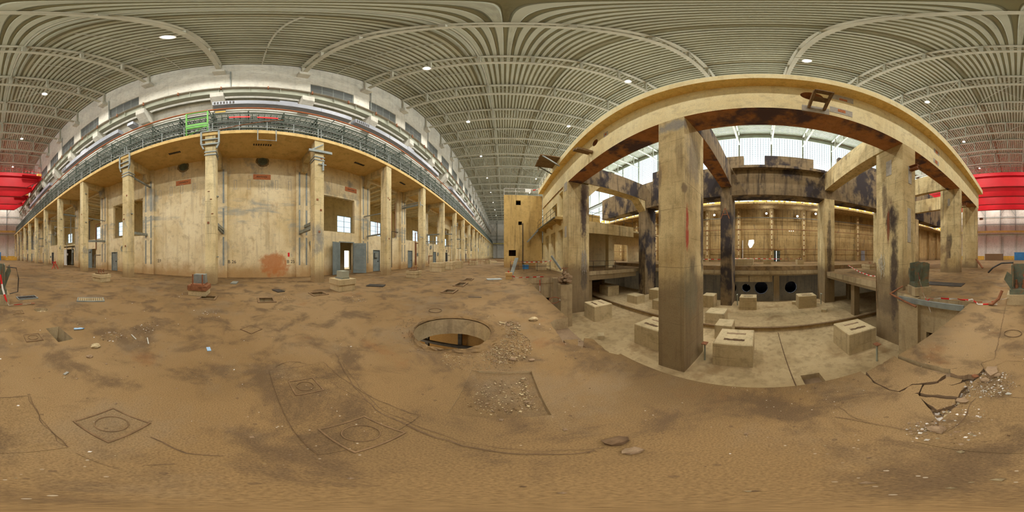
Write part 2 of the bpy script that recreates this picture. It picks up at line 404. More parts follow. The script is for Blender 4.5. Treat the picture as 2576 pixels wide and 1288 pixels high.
# shallow recess beds and covers under the small holes
for a in small[:4]: MB().cbox((a[0] + a[1]) / 2, (a[2] + a[3]) / 2, -.34, a[1] - a[0], a[3] - a[2], .12).build('recess_bed', M['patchfloor'], floor)
mb = MB(); a = small[5]
nx, ny = 26, 30
g = {}
for i in range(nx + 1):
    for j in range(ny + 1):
        u, v = i / nx, j / ny
        e = min(u, 1 - u, v * 1.0, (1 - v)) * 6
        zz = -.085 + random.uniform(-.008, .008) + max(0, 1 - min(e, 1)) * .05 * (1 if u > .1 else 1.5)
        g[i, j] = len(mb.v); mb.v.append((a[0] + (a[1] - a[0]) * u, a[2] + (a[3] - a[2]) * v, zz))
for i in range(nx):
    for j in range(ny): mb.f.append((g[i, j], g[i + 1, j], g[i + 1, j + 1], g[i, j + 1])); mb.mi.append(0)
mb.build('sunken_bed', M['patchfloor'], floor, smooth=True)
# raised patches of later concrete and the joint grooves around them
def patch(x0, x1, y0, y1, h=.006): MB().box(x0, x1, y0, y1, -.01, h).build('floor_patch', M['patchfloor'], floor)
patch(-1.88, -.53, .24, .93); patch(-.3, .42, -1.34, -.6)
def groove(pts, w=.014, name='crack', mat=None, z=.0):
    mb = MB(); r = random.Random(int(pts[0][0] * 100))
    P = []
    for i in range(len(pts) - 1):
        a, b = Vector((*pts[i], 0)), Vector((*pts[i + 1], 0)); k = max(1, int((b - a).length / .07))
        for j in range(k): P.append(a.lerp(b, j / k))
    P.append(Vector((*pts[-1], 0)))
    for i, p in enumerate(P):
        d = (P[min(i + 1, len(P) - 1)] - P[max(i - 1, 0)]).normalized(); nn = Vector((-d.y, d.x, 0))
        p = p + nn * r.uniform(-.012, .012); ww = w * r.uniform(.25, .9)*.6
        mb.v += [tuple(p + nn * ww + Vector((0, 0, .0085 + z))), tuple(p - nn * ww + Vector((0, 0, .0085 + z)))]
    for i in range(len(P) - 1): mb.f.append((2 * i, 2 * i + 1, 2 * i + 3, 2 * i + 2)); mb.mi.append(0)
    return mb.build(name, mat or M['crack'], floor)
def gz(*ps): return [(v.x, v.y) for v in (onz(a, b) for a, b in ps)]
groove(gz((845, 890), (900, 985), (960, 1040), (1030, 1072), (1100, 1100), (1200, 1130), (1300, 1140), (1400, 1141), (1500, 1136)), .012)
groove(gz((860, 912), (905, 975), (955, 1025), (1030, 1062), (1120, 1098), (1215, 1122), (1310, 1133), (1420, 1133), (1520, 1128)), .006)
groove(gz((815, 920), (830, 960), (870, 985), (930, 1010)), .006)
groove([(-1.88, .24), (-1.88, .93), (-.53, .93)], .008); groove([(-1.88, .24), (-.53, .24), (-.53, .93)], .005)
for q in ([(-1.90, .3), (-2.02, .42), (-1.93, .5), (-2.0, .62), (-1.92, .72)], [(-1.96, .35), (-2.05, .5), (-1.98, .66)]): groove(q, .006)
groove([(-.3, -.6), (-.3, -1.34), (.3, -1.36)], .006)
groove(q6((0, 1060), (100, 1070), (210, 1087), (350, 1112), (480, 1140), (580, 1150), (640, 1110)), .010)
groove(q6((20, 985), (90, 1040), (210, 1085)), .005)
groove(q6((950, 705), (1030, 680), (1052, 600), (1068, 520), (1082, 460), (1105, 340)), .013)
groove(q6((978, 760), (1110, 690), (1226, 697)), .006); groove(q6((1085, 470), (1226, 470)), .005)
groove(q6((670, 1085), (700, 1160), (800, 1100), (905, 935)), .012)
groove(gz((0, 1003), (75, 995), (165, 1125)), .004); groove(gz((190, 1140), (240, 1165), (300, 1180)), .004)
groove(gz((520, 880), (700, 800), (760, 770)), .004); groove(gz((380, 1100), (470, 1140), (560, 1150)), .012)
groove(gz((360, 1172), (440, 1168)), .008)

# framed slots and timber framed recesses
for i, (x0, x1, y0, y1) in enumerate(slots):
    t = thing('slot_frame', 'steel angle frame around the floor slot, %s of the row of three' % ('nearest', 'middle', 'farthest')[i], 'frame', ((x0 + x1) / 2, (y0 + y1) / 2, 0), 0, 'slot frames in the floor')
    wx, wy = (x1 - x0) / 2, (y1 - y0) / 2
    for s in (-1, 1):
        MB().box(s * wx - .04, s * wx + .04, -wy - .05, wy + .05, 0.001, .05).build('long_rail', M['wood'], t)
        MB().box(-wx + .042, wx - .042, s * wy - .04, s * wy + .04, 0.001, .045).build('cross_rail', M['wood'], t)
for i, (x0, x1, y0, y1) in enumerate(small[:3]):
    t = thing('recess_frame', ('timber frame around the square floor recess below the orange stained wall', 'timber frame around the recess beside the pale pedestal with a grey box', 'timber frame around the recess in front of the rusty pedestal')[i], 'frame', ((x0 + x1) / 2, (y0 + y1) / 2, 0))
    wx, wy = (x1 - x0) / 2, (y1 - y0) / 2
    for s in (-1, 1):
        MB().box(s * wx - .035, s * wx + .035, -wy - .04, wy + .04, 0.001, .03).build('long_rail', M['wood'], t)
        MB().box(-wx + .037, wx - .037, s * wy - .035, s * wy + .035, 0.001, .028).build('cross_rail', M['wood'], t)
# covers let into the floor
def cover(name, px, py, size, label, rz=0, ring=True, round_=False):
    p = onz(px, py); t = thing(name, label, 'floor cover', (p.x, p.y, .0), rz)
    h = size / 2
    if not round_:
        mb = MB(); mb.slab([rect(-h, h, -h, h), rect(-h + .012, h - .012, -h + .012, h - .012)], .0005, .016); mb.build('rim', M['coverrim'], t)
        MB().box(-h + .014, h - .014, -h + .014, h - .014, 0.0005, .009).build('plate', M['patchfloor'], t)
    if ring:
        r = h * .62
        mb = MB(); mb.lathe([(r, .010), (r, .019), (r * .94, .019), (r * .94, .010), (r, .010)], 32); mb.build('ring', M['coverrim'] if not round_ else M['crack'], t, smooth=False)
    return t
cover('floor_cover', 908, 1091, .33, 'square floor cover with a raised round rim, near the curved groove')
cover('floor_cover', 280, 1068, .33, 'square floor cover with rubble on its plate, alone near the lower left')
cover('floor_cover', 768, 973, .27, 'square cover inside the cracked concrete patch')
cover('floor_cover', 83, 850, .30, 'dirty square cover beside the square hole')
cover('floor_cover', 45, 786, .30, 'faint square cover beside the round gravel filled hole')
cover('floor_cover', 632, 829, .32, 'lone square cover set at an angle in open floor', .78, False)
cover('round_cover', 1095, 782, .60, 'round cover ring in the floor behind the big round hole', 0, True, True)
cover('round_cover', 2548, 840, .55, 'worn round cover ring beside the long crack', 0, True, True)
# broken plates in the cracked zone
def plate(pts, z, tilt, label, thick=.09, mat='floor', seed=1):
    cx = sum(p[0] for p in pts) / len(pts); cy_ = sum(p[1] for p in pts) / len(pts)
    L = []
    r = random.Random(seed)
    for i in range(len(pts)):
        a, b = Vector(pts[i]), Vector(pts[(i + 1) % len(pts)]); k = max(1, int((b - a).length / .055))
        for j in range(k):
            p = a.lerp(b, j / k)
            if j: p += Vector((r.uniform(-.011, .011), r.uniform(-.011, .011)))
            L.append(((p.x - cx) * .99, (p.y - cy_) * .99))
    mb = MB(); mb.slab([L], -thick, 0, mats=(0, 1, 1))
    o = mb.build('broken_slab', [M[mat], M['rubble']], None, (cx, cy_, z)); o.rotation_euler = (tilt[0], tilt[1], 0)
    return tag(o, label, 'broken slab')
bed = MB(); bed.slab([[(PX0, nr[0][1])] + nr + [(PX0, nr[-1][1])]], -.34, -.095); bed.build('broken_bed', M['rubble'], floor)
bed = MB(); bed.slab([[(PX0, nl[0][1])] + nl + [(PX0, nl[-1][1])]], -.42, -.30); bed.build('broken_bed', M['rubble'], floor)
plate(q6((412, 672), (385, 655), (200, 760), (258, 826), (355, 874), (415, 884), (500, 836), (665, 816), (722, 772), (600, 735), (500, 706)), -.01, (.012, -.02), 'largest broken floor slab, at the pit edge by the long gap')
plate(q6((748, 750), (945, 715), (965, 748), (932, 785), (800, 797), (748, 776)), .03, (.03, .02), 'raised broken slab at the top of the rubble strewn crack')
plate(q6((670, 822), (732, 784), (828, 802), (816, 822), (760, 840)), -.02, (.02, .0), 'small thin broken slab under the raised one')
plate(q6((424, 886), (502, 844), (568, 842), (546, 892), (500, 903), (430, 902)), -.005, (-.02, .02), 'small broken slab between the largest and the lower crack')
plate(q6((578, 842), (680, 826), (760, 846), (840, 824), (858, 850), (820, 880), (800, 922), (552, 894)), -.01, (.02, .015), 'wide broken slab in the middle of the cracked zone')
plate(q6((542, 910), (780, 934), (785, 965), (664, 1003), (604, 965)), -.015, (-.02, .0), 'triangular broken slab lowest in the cracked zone')
plate(q6((975, 765), (988, 737), (1050, 737), (1058, 780), (1010, 808)), .05, (.1, .05), 'reddish broken chunk of slab amid white rubble', .08, 'rubble')
plate(q5((505, 740), (635, 725), (636, 770), (608, 800), (525, 772)), -.10, (.10, .05), 'sunken cracked slab by the broken pit edge, nearer the tower')
plate(q5((690, 732), (768, 732), (925, 850), (820, 860), (682, 800)), -.07, (.05, .10), 'tilted triangular slab slipping over the pit edge')

# pit: lower floors, step and walls
lf = MB(); lf.slab([rect(PX0 - .35, 10.4, -24, 26), rect(4.85, 5.6, -2.1, -1.4)], LOW - .4, LOW)
lowfloor = struct(lf.build('floor', M['pitfloor']))
MB().box(4.85, 5.6, -2.1, -1.4, LOW - .39, LOW - .3).build('sump_bed', M['rubble'], lowfloor)
struct(MB().box(10.4, 17.2, -24, 26, LOW - .4, LOW2).build('floor', M['pitfloor']))
struct(MB().box(-19.2, WX - .301, YA - 3, YB + 3, -.42, 0).build('floor', M['pitwall']))
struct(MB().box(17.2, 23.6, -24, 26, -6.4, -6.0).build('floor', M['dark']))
tr = MB(); tr.box(10.28, 10.46, -24, 26, LOW2 + .001, LOW2 + .05); struct(tr.build('trim_1', M['wood']))
struct(MB().box(PX0 - .5, PX0 - .15, YA - 3, YB + 3, LOW, -.43).build('wall_pit_near', M['pitwall']))
MB().box(PX0 - .1, 10.2, -1.12, -1.08, LOW + .001, LOW + .006).build('joint', M['crack'], lowfloor)
# end walls of the pit near the camera, with pilasters and recesses
def pit_end(y, s, nm):
    mb = MB()
    mb.slab([rect(PX0 - .15, 4.7, LOW, -.42), rect(2.1, 3.3, -2.6, -1.55)], 0, .25 , lambda a, b, t: (a, y + s * t, b))
    o = struct(mb.build(nm, M['pitwall']))
    MB().box(3.55, 4.35, min(y - s * .001, y - s * .22), max(y - s * .001, y - s * .22), LOW, -.05).build('pilaster', M['pitwall'], o)
    return o
pit_end(PY0 - .04, -1, 'wall_pit_rear'); pit_end(PY1 + .04, 1, 'wall_pit_front')
mb = MB(); mb.slab([rect(-24, 26, -6.0, -.1)] + [circ(a, b, r, 28) for a, b, r in ((4.4, -3.0, .95), (2.05, -3.05, .62), (-.1, -3.0, .95), (-4.4, -3.0, .9))], 0, .4, lambda a, b, t: (23.2 + t, a, b))
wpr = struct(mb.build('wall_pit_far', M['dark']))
for a, b, r in ((4.4, -3.0, .95), (2.05, -3.05, .62), (-.1, -3.0, .95), (-4.4, -3.0, .9)):
    mb = MB(); mb.lathe([(r, 0), (r, 2.5), (0.01, 2.5)], 28)
    mb.v = [(23.61 + z, a + x, b + y) for x, y, z in mb.v]; mb.build('culvert', M['black'], wpr)
# rear platform (raised), its edge beam and the posts below it
mb = MB(); mb.box(17.65, 31.3, -24, 26, .05, .5); struct(mb.build('floor', M['floor']))
mb = MB(); mb.box(17.62, 18.2, -24, 26, -.55, .045); mb.box(17.62, 18.0, -24, -1.5, -.95, -.551) if 0 else None
struct(mb.build('trim_2', M['frame']))
mb = MB(); mb.box(17.7, 17.95, 1.3, 3.9, -1.25, -.56); mb.box(17.7, 17.95, -1.3, 1.2, -1.25, -.56); struct(mb.build('trim_3', M['pitwall']))
for nm, x, y, wd, zb, lb in (('post', 17.9, -1.75, .6, -6.0, 'square concrete post under the rear platform between the culverts'),
                        ('post', 10.95, -7.2, .5, LOW2, 'slim concrete post under the right hand slab edge'),
                        ('post', 17.9, 8.4, .5, -6.0, 'concrete post under the rear platform behind the huge front column'),
                        ('post', 8.6, 15.1, .5, LOW, 'concrete post with a pipe beside it under the left slab'),
                        ('post', 12.4, 18.2, .5, LOW2, 'pale post deep in the cellar left of the dark opening'),
                        ('post', 15.6, -9.5, .6, LOW2, 'concrete post deep below the right hand slab')):
    tag(MB().cbox(x, y, zb, wd, wd, -.43 - zb - (.13 if x > 17 else 0) - (.55 if 15 < y < 16 else 0)).build('concrete_post', M['frame']), lb, 'post')
# edge beams of the side slabs over the pit
struct(MB().box(7.5, 15.4, 14.75, 15.25, -.98, -.43).build('trim_4', M['frame']))
struct(MB().box(7.5, 15.4, -7.05, -6.62, -.62, -.43).build('trim_5', M['frame']))
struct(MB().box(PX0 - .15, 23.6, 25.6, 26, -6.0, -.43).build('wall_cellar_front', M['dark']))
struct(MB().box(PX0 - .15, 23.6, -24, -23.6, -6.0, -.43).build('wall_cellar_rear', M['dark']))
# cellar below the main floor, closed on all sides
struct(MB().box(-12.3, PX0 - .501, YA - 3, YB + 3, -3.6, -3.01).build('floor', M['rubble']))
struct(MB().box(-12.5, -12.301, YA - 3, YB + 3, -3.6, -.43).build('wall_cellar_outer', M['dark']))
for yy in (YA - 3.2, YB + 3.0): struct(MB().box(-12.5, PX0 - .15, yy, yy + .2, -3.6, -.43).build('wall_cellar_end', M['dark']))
mb = MB(); a = small[4]; mb.slab([rect(a[0] - .15, a[1] + .15, a[2] - .15, a[3] + .15), rect(*a)], -1.15, -.421); mb.build('hole_lining', M['tower'], floor)
# cellar seen through the round hole: frame of steel and a lit wall
struct(MB().box(-4.5, 1.0, .2, 8, -3.0, -2.8).build('floor', M['rubble']))
struct(MB().box(-4.5, 1.0, 5.4, 5.6, -2.8, -.43).build('wall_cellar_back', M['tower']))
struct(MB().box(-4.7, -4.5, .2, 5.4, -2.8, -.43).build('wall_cellar_left', M['tower']))
rr = thing('steel_framework', 'dark steel framework in the cellar seen through the big round hole', 'steel frame', (-1, 4.3, -2.8))
for x in (-1.2, -.2, .7): MB().bar((x, 0, 0), (x, 0, 2.35), .1).build('upright', M['darksteel'], rr)
for z in (.5, 1.0, 1.7): MB().bar((-1.6, -.12, z), (1.4, -.12, z), .08).build('crossbar', M['darksteel'], rr)
MB().bar((-1.2, -.1, 0.1), (.7, -.1, 1.7), .05).build('brace', M['darksteel'], rr)

cl_ = thing('added_cellar_lamp', 'small added bulb, out of sight, brightening the cellar under the big round hole', 'lamp', (-3.2, 3.2, -1.0))  # bulb and point light added out of view to brighten the cellar
mb = MB(); mb.lathe([(0, -.06), (.05, -.03), (.05, .03), (.02, .06)], 10); mb.build('bulb', M['glow'], cl_); MB().tube([(0, 0, .06), (0, 0, .575)], .012, 6).build('cord', M['darksteel'], cl_)
ll = bpy.data.lights.new('cellar_light', 'POINT'); ll.energy = 70; ll.color = (1, .85, .6); ll.shadow_soft_size = .06
lo = bpy.data.objects.new('cellar_light', ll); C.objects.link(lo); lo.location = (-3.1, 3.1, -1.15)
# ring of rough broken concrete and gravel around the big hole
mb = MB(); cx, cy_, r0 = R_HOLE; n1, n2 = 72, 9; r = random.Random(5)
for j in range(n2):
    t = j / (n2 - 1)
    for i in range(n1):
        a = 2 * math.pi * i / n1; wide = .10 + .25 * max(0, math.cos(a - .3)) + .22 * max(0, math.sin(a)) + .10 * math.sin(3 * a + 1) ** 2
        rad = r0 + .012 + t * wide + r.uniform(-.02, .02) * (j > 0)
        z = .045 * math.sin(math.pi * min(1, t * 1.3 + .12)) * (1 - t) * 1.3 + r.uniform(0, .03) * (1 - t) * (j > 0) + .002
        mb.v.append((cx + rad * math.cos(a), cy_ + rad * math.sin(a), z if j < n2 - 1 else -.004))
for j in range(n2 - 1):
    for i in range(n1): mb.f.append((j * n1 + i, j * n1 + (i + 1) % n1, (j + 1) * n1 + (i + 1) % n1, (j + 1) * n1 + i)); mb.mi.append(0)
mb.build('hole_rim', M['patchfloor'], floor)

def stone(mb, x, y, z, s, r):
    pts = [(1, 0, 0), (-1, 0, 0), (0, 1, 0), (0, -1, 0), (0, 0, .8), (0, 0, -.4)]
    a = r.uniform(0, 6.3); ca, sa = math.cos(a), math.sin(a); q = []
    for px, py, pz in pts:
        px *= r.uniform(.6, 1.2); py *= r.uniform(.5, 1.1); pz *= r.uniform(.5, 1)
        q.append((x + s * (px * ca - py * sa), y + s * (px * sa + py * ca), z + s * pz))
    mb.add(q, [(0, 2, 4), (2, 1, 4), (1, 3, 4), (3, 0, 4), (2, 0, 5), (1, 2, 5), (3, 1, 5), (0, 3, 5)])
def gravel(label, spots, mats, seed):
    mb = MB(); r = random.Random(seed)
    for (cx, cy_, rx, ry, z, nn, s0, s1) in spots:
        for _ in range(nn):
            a = r.uniform(0, 6.28); d = math.sqrt(r.random()); mb.use(r.randrange(len(mats)))
            s = s0 + (s1 - s0) * r.random() ** 3
            gx, gy = cx + rx * d * math.cos(a), cy_ + ry * d * math.sin(a)
            if z > -.05 and (math.hypot(gx + 1.0, gy - 3.02) < .82 or (gx > 1.48 and -5.3 < gy < 11.7) or any(q[0] - .02 < gx < q[1] + .02 and q[2] - .02 < gy < q[3] + .02 for q in small + slots)): continue
            stone(mb, cx + rx * d * math.cos(a), cy_ + ry * d * math.sin(a), z + s * .3, s, r)
    o = mb.build('gravel', mats, None, fix=False); return tag(o, label, 'gravel', None, 'stuff')
gravel('loose gravel spread beside the big round hole', [(.02, 2.65, .42, .62, .003, 1700, .006, .022), (-.35, 2.05, .5, .25, .002, 500, .004, .014), (.05, 3.4, .3, .4, .003, 300, .01, .045), (-1.9, 3.0, .35, .5, .003, 240, .004, .02), (-.7, 4.1, .6, .2, .003, 160, .004, .02)], [M['rubble'], M['block'], M['patchfloor']], 3)
gravel('crumbled white and brown rubble in the cracked zone', [(v[0], v[1], .17, .17, -.085, 170, .006, .034) for v in q6((890, 850), (950, 830), (1010, 850), (1060, 800), (870, 900), (780, 990), (700, 1040), (850, 960), (700, 1090))] + [(v[0], v[1], .2, .13, .001, 150, .004, .018) for v in q6((960, 890), (1060, 850), (1030, 790), (860, 1030), (650, 1160), (720, 1140), (1000, 870))], [M['rubble'], M['patchfloor'], M['block'], M['rubble'], M['greypatch'], M['patchfloor'], M['rubble'], M['tapew']], 4)
gravel('stones filling the small round hole', [(-1.37, -4.47, .17, .17, -.10, 260, .012, .035), (-1.6, -4.4, .2, .2, 0, 60, .008, .02)], [M['block'], M['rubble']], 5)
gravel('fine rubble in the sunken square', [(-.03, 1.45, .3, .36, -.08, 500, .004, .016), (.22, 1.5, .07, .3, -.07, 120, .008, .025)], [M['patchfloor'], M['rubble'], M['block']], 6)
pp = [(-2.6 + .0, -2.0, .5, .25), (-2.0, -2.2, .25, .2), (-4.2, -1.0, .5, .3), (-5.9, -2.6, .5, .3), (-6, 1.4, .9, .2), (-4.6, 3.6, .5, .3), (-1.6, -.3, 2, 1.4), (-3, 1.5, 2, 1.4), (-3, -3, 2.5, 2), (.6, 1.6, .8, 2), (.4, -2.6, .8, 2), (-6, 8, 3, 3), (0, 9, 1.4, 3), (-5, -9, 3, 3)]
gravel('scattered chips and pebbles lying over the floor', [(a, b, c, d, .002, 130 if i < 6 else 60, .003, .022) for i, (a, b, c, d) in enumerate(pp)], [M['rubble'], M['block'], M['rubble'], M['tapew'], M['crack']], 7)
gravel('rubble along the pit edge', [(1.66, 3.1, .1, .25, -.02, 30, .02, .05), (1.3, 9.8, .4, 1.6, 0, 60, .01, .04)], [M['rubble'], M['block']], 8)
def chunk(px, py, s, label, mat='rubble', seed=1, z=0):
    p = onz(px, py, z); mb = MB(); r = random.Random(seed)
    n = 8
    for j, (rr_, zz) in enumerate(((.75, 0), (1, .25), (.9, .55), (.45, .75))):
        for k in range(n):
            a = 2 * math.pi * k / n; q = s * rr_ * r.uniform(.75, 1.2)
            mb.v.append((q * math.cos(a), q * .7 * math.sin(a), s * zz * r.uniform(.8, 1.1) if j else 0))
    for j in range(3):
        for k in range(n): mb.f.append((j * n + k, j * n + (k + 1) % n, (j + 1) * n + (k + 1) % n, (j + 1) * n + k)); mb.mi.append(0)
    mb.f.append(tuple(range(n))[::-1]); mb.f.append(tuple(range(3 * n, 4 * n))); mb.mi += [0, 0]
    return tag(mb.build('rubble_chunk', M[mat], None, (p.x, p.y, z + .002)), label, 'rubble')
chunk(1342, 806, .11, 'grey lump of concrete on the floor between hole and pit', 'block', 2)
chunk(1290, 905, .05, 'small brown clod below the gravel spread', 'rubble', 3)
chunk(1338, 1027 - 120, .04, 'tiny clod beside the sunken square', 'rubble', 4)
chunk(1547, 1112, .07, 'dark crumbled lump at the end of the curved groove', 'crack', 5)
chunk(1590, 1135, .05, 'flat chip past the end of the curved groove', 'rubble', 6)
chunk(2452, 948, .05, 'red brown brick bit in the rubble', 'rust', 7)
chunk(2478, 958, .055, 'brown lump of mortar right of the brick bit', 'rubble', 17)
chunk(2505, 945, .06, 'pale brown lump at the right end of the rubble', 'rubble', 18)
chunk(2420, 1010, .06, 'brown flat lump lower in the rubble trail', 'rubble', 19)
chunk(2355, 1082, .06, 'crumbled lump where the long crack meets the rubble', 'rubble', 20)
chunk(2537, 992, .03, 'white plaster bit right of the rubble', 'white', 8)
chunk(240, 873, .09, 'tangled lump of rubble left of the open floor', 'block', 9)
chunk(225, 898, .05, 'brown clod just below the tangled lump', 'rubble', 10)
bt = thing('plastic_bottle', 'crushed pale blue plastic bottle on the brown floor', 'bottle', tuple(onz(197, 829)), 1.2)
mb = MB(); mb.lathe([(.0, 0), (.033, .0), (.035, .04), (.028, .08), (.035, .12), (.03, .16), (.013, .19)], 12)
mb.v = [(y, z - .09, x * .6 + .022) for x, y, z in mb.v]; mb.build('body', M['plastic'], bt, smooth=True)
mb = MB(); mb.lathe([(.015, .19), (.015, .21), (0, .21)], 10); mb.v = [(y, z - .09, x * .8 + .022) for x, y, z in mb.v]; mb.build('cap', M['blue'], bt)
def scrap(px, py, l, w, rz, mat, label, h=.012, name='scrap_strip', z=0):
    p = onz(px, py, z); o = MB().cbox(0, 0, 0, l, w, h).build(name, M[mat], None, (p.x, p.y, z + .002)); o.rotation_euler = (0, 0, rz); return tag(o, label, 'scrap')
scrap(525, 879, .12, .06, .4, 'plastic', 'flattened pale blue plastic scrap in open floor')
scrap(336, 848, .22, .02, 1.1, 'white', 'thin pale stick on open brown floor')
scrap(372, 858, .25, .018, .7, 'white', 'thin pale stick right of the other pale stick')
scrap(166, 940, .07, .03, .5, 'white', 'white plastic splinter near the left edge')
scrap(1195, 748, .5, .05, .1, 'darksteel', 'short dark bar lying beyond the round hole')
scrap(700, 732, .6, .35, .3, 'darksteel', 'dark buckled sheet lying beside the wall recess', .03, 'steel_sheet')
scrap(590, 712, .8, .35, -.1, 'steel', 'grey steel sheet leaning low beside the colonnade column', .05, 'steel_sheet')
scrap(946, 719, .9, .6, .5, 'darksteel', 'dark mesh mat lying on the floor near the double door', .04, 'steel_mat')
scrap(1243, 703, 1.0, .6, .3, 'steel', 'buckled grey mat on the floor near the long slot', .04, 'steel_mat')
scrap(2375, 715, 2.2, 1.0, .1, 'darksteel', 'dark tarred strip on the floor behind the green grey bracket', .03, 'steel_mat')
# grates
def grate(px, py, l, w_, rz, label, gmat='block'):
    p = onz(px, py); t = thing('floor_grate', label, 'grate', (p.x, p.y, .002), rz)
    mb = MB(); mb.slab([rect(-l / 2, l / 2, -w_ / 2, w_ / 2), rect(-l / 2 + .03, l / 2 - .03, -w_ / 2 + .03, w_ / 2 - .03)], 0, .04); mb.build('frame', M['steel'], t)
    mb = MB()
    for k in range(12): mb.box(-l / 2 + .03 + k * (l - .06) / 12 + .012, -l / 2 + .03 + k * (l - .06) / 12 + .03, -w_ / 2 + .03, w_ / 2 - .03, 0, .035)
    for k in range(5): mb.box(-l / 2 + .03, l / 2 - .03, -w_ / 2 + .05 + k * (w_ - .06) / 5, -w_ / 2 + .062 + k * (w_ - .06) / 5, .0, .03)
    mb.build('bars', M[gmat], t)
grate(228, 755, .95, .5, -.6, 'pale dusty grate lying on the floor in front of the colonnade')
grate(68, 750, .75, .4, .1, 'dark bent grate on the floor beside the red and white tape', 'darksteel')

# ------------------------------------------------------------------ roof
mb = MB(); P = .43; x = -19.2; prof = []
while x < 31.9:
    prof += [(x, 30.45), (x + P * .50, 30.45), (x + P * .60, 30.64), (x + P * .90, 30.64)]; x += P
ys = [YA - 3, -30, 0, 30, 60, 95, YB + 3]
for yv in ys:
    for (a, b) in prof: mb.v.append((a, yv, b))
np_ = len(prof)
for j in range(len(ys) - 1):
    for i in range(np_ - 1): mb.f.append((j * np_ + i, (j + 1) * np_ + i, (j + 1) * np_ + i + 1, j * np_ + i + 1)); mb.mi.append(0)
ceiling = struct(mb.build('ceiling', M['roof'], fix=False))
struct(MB().box(-19.4, 32, YA - 3.2, YB + 3.2, 30.85, 31.0).build('ceiling', M['dark']))

def truss():
    t = thing('roof_truss', 'x', 'roof truss', (0, 0, 0))
    xs = [-11.95 + 3.44 * k for k in range(13)] + [31.1]
    for z, nm, hh in ((30.12, 'top_chord', .28), (26.95, 'bottom_chord', .24)):
        mb = MB()
        x1 = 31.0
        mb.box(-11.95, x1, -.16, -.05, z, z + hh); mb.box(-11.95, x1, .05, .16, z, z + hh); mb.box(-11.95, x1, -.16, .16, z - .03, z)
        mb.build(nm, M['truss'], t)
    v = MB().box(-.11, .11, -.09, .09, 27.2, 30.11).build('vertical', M['truss'], t); v.location = (xs[0] + .12, 0, 0)
    for k, xx in enumerate(xs[1:13]):
        c = v.copy(); C.objects.link(c); c.parent = t; c.location = (xx, 0, 0)
    d = MB(); d.bar((.08, 0, 30.05), (3.36, 0, 27.25), .07); d = d.build('diagonal', M['truss'], t); d.location = (xs[0], 0, 0)
    for k, xx in enumerate(xs[1:12]):
        c = d.copy(); C.objects.link(c); c.parent = t; c.location = (xx, 0, 0)
    return t
near_t = {-2.1: 'roof truss whose left foot stands above the B 26 column', 4.1: 'roof truss crossing almost overhead, left foot above the B 25 column',
          10.3: 'roof truss just in front of the second pair of hall lamps', -8.3: 'roof truss passing behind the camera, left foot above the third column left of B 25',
          16.5: 'roof truss above the small door bay, third beyond the overhead one', 22.7: 'roof truss above the front face of the tan tower', -14.5: 'roof truss two bays behind the camera', -20.7: 'roof truss three bays behind the camera', -26.9: 'last full roof truss before the red cranes'}
tr0 = truss(); first = True
for gy in GRID:
    k = round(gy, 1); lb = near_t.get(k); grp = 'roof trusses across the hall'
    if lb is None:
        if gy > 22: lb = 'distant roof truss beyond the tan tower'; grp = 'distant roof trusses beyond the tower'
        else: lb = 'distant roof truss above the red cranes'; grp = 'distant roof trusses above the cranes'
    if first: tr0.location = (0, gy, 0); tag(tr0, lb, None, grp); first = False
    else:
        o = dup(tr0, (0, gy, 0), None, lb, grp)
# thin half bay braces, from the left wall to a third of the roof
for i, gy in enumerate(GRID[5:18]):
    o = MB().tube([(-11.9, gy + 3.1, 30.2), (-4, gy + 3.1, 30.2), (-2.9, gy + 3.1, 30.2)], .055, 6).build('brace_rod', M['truss'])
    tag(o, 'thin roof rod between two trusses, ending a third of the way from the left wall', 'rod', 'thin roof rods on the left side')
for i, xx in enumerate((-8.51, -1.63, 5.25, 12.13, 19.0, 25.9)):
    tag(MB().box(xx - .05, xx + .05, YA, YB, 29.95, 30.11).build('purlin', M['truss']), ('leftmost', 'second', 'third', 'fourth', 'fifth', 'rightmost')[i] + ' of the long purlins running the length of the roof', 'purlin', 'long roof purlins')
# crossed wind braces under the roof in some bays
for i, (g, sgn) in enumerate(((28.9, 1), (47.5, 1), (-20.7, 1), (-33.1, 1))):
    for j, xx in enumerate((-5.07, 1.81, 8.69, 15.57, 22.45)):
        t = thing('wind_brace', 'crossed wind brace under the roof, ' + ('beyond the tower', 'far beyond the tower', 'in front of the cranes', 'above the cranes')[i], 'brace', (xx, g, 29.9), 0, ('wind braces beyond the tower', 'far wind braces', 'wind braces before the cranes', 'wind braces above the cranes')[i])
        MB().bar((-3.3, 0, .19), (3.3, 6.2, .19), .07).build('rod', M['truss'], t); MB().bar((-3.3, 6.2, .11), (3.3, 0, .11), .07).build('rod', M['truss'], t)

# hall lamps
def hall_lamp(loc, lb, grp, light=True):
    t = thing('hall_lamp', lb, 'lamp', loc, 0, grp)
    mb = MB(); mb.lathe([(.05, .62), (.09, .60), (.12, .35), (.30, .10), (.32, .0), (.30, .0), (.11, .32), (0, .34)], 16); sd = mb.build('shade', M['white_metal'], t, smooth=True)
    mb = MB(); mb.lathe([(0, .0), (.12, .03), (.16, .10), (.12, .2), (0, .24)], 12); mb.build('bulb', M['glow'], sd, smooth=True)
    MB().tube([(0, 0, .6), (0, 0, .9)], .02, 6).build('stem', M['truss'], t)
    MB().box(-.06, .06, -.06, .75, .885, .945).build('mount', M['truss'], t)
    return t
pt = bpy.data.lights.new('hall_lamp_light', 'SPOT'); pt.spot_size = math.radians(165); pt.spot_blend = .35; pt.energy = LAMP_POWER; pt.color = (1, .95, .86); pt.shadow_soft_size = .45
LOFF = -2.1
names = {-5.0: 'left', 9.2: 'middle', 23.0: 'right'}
l0 = None
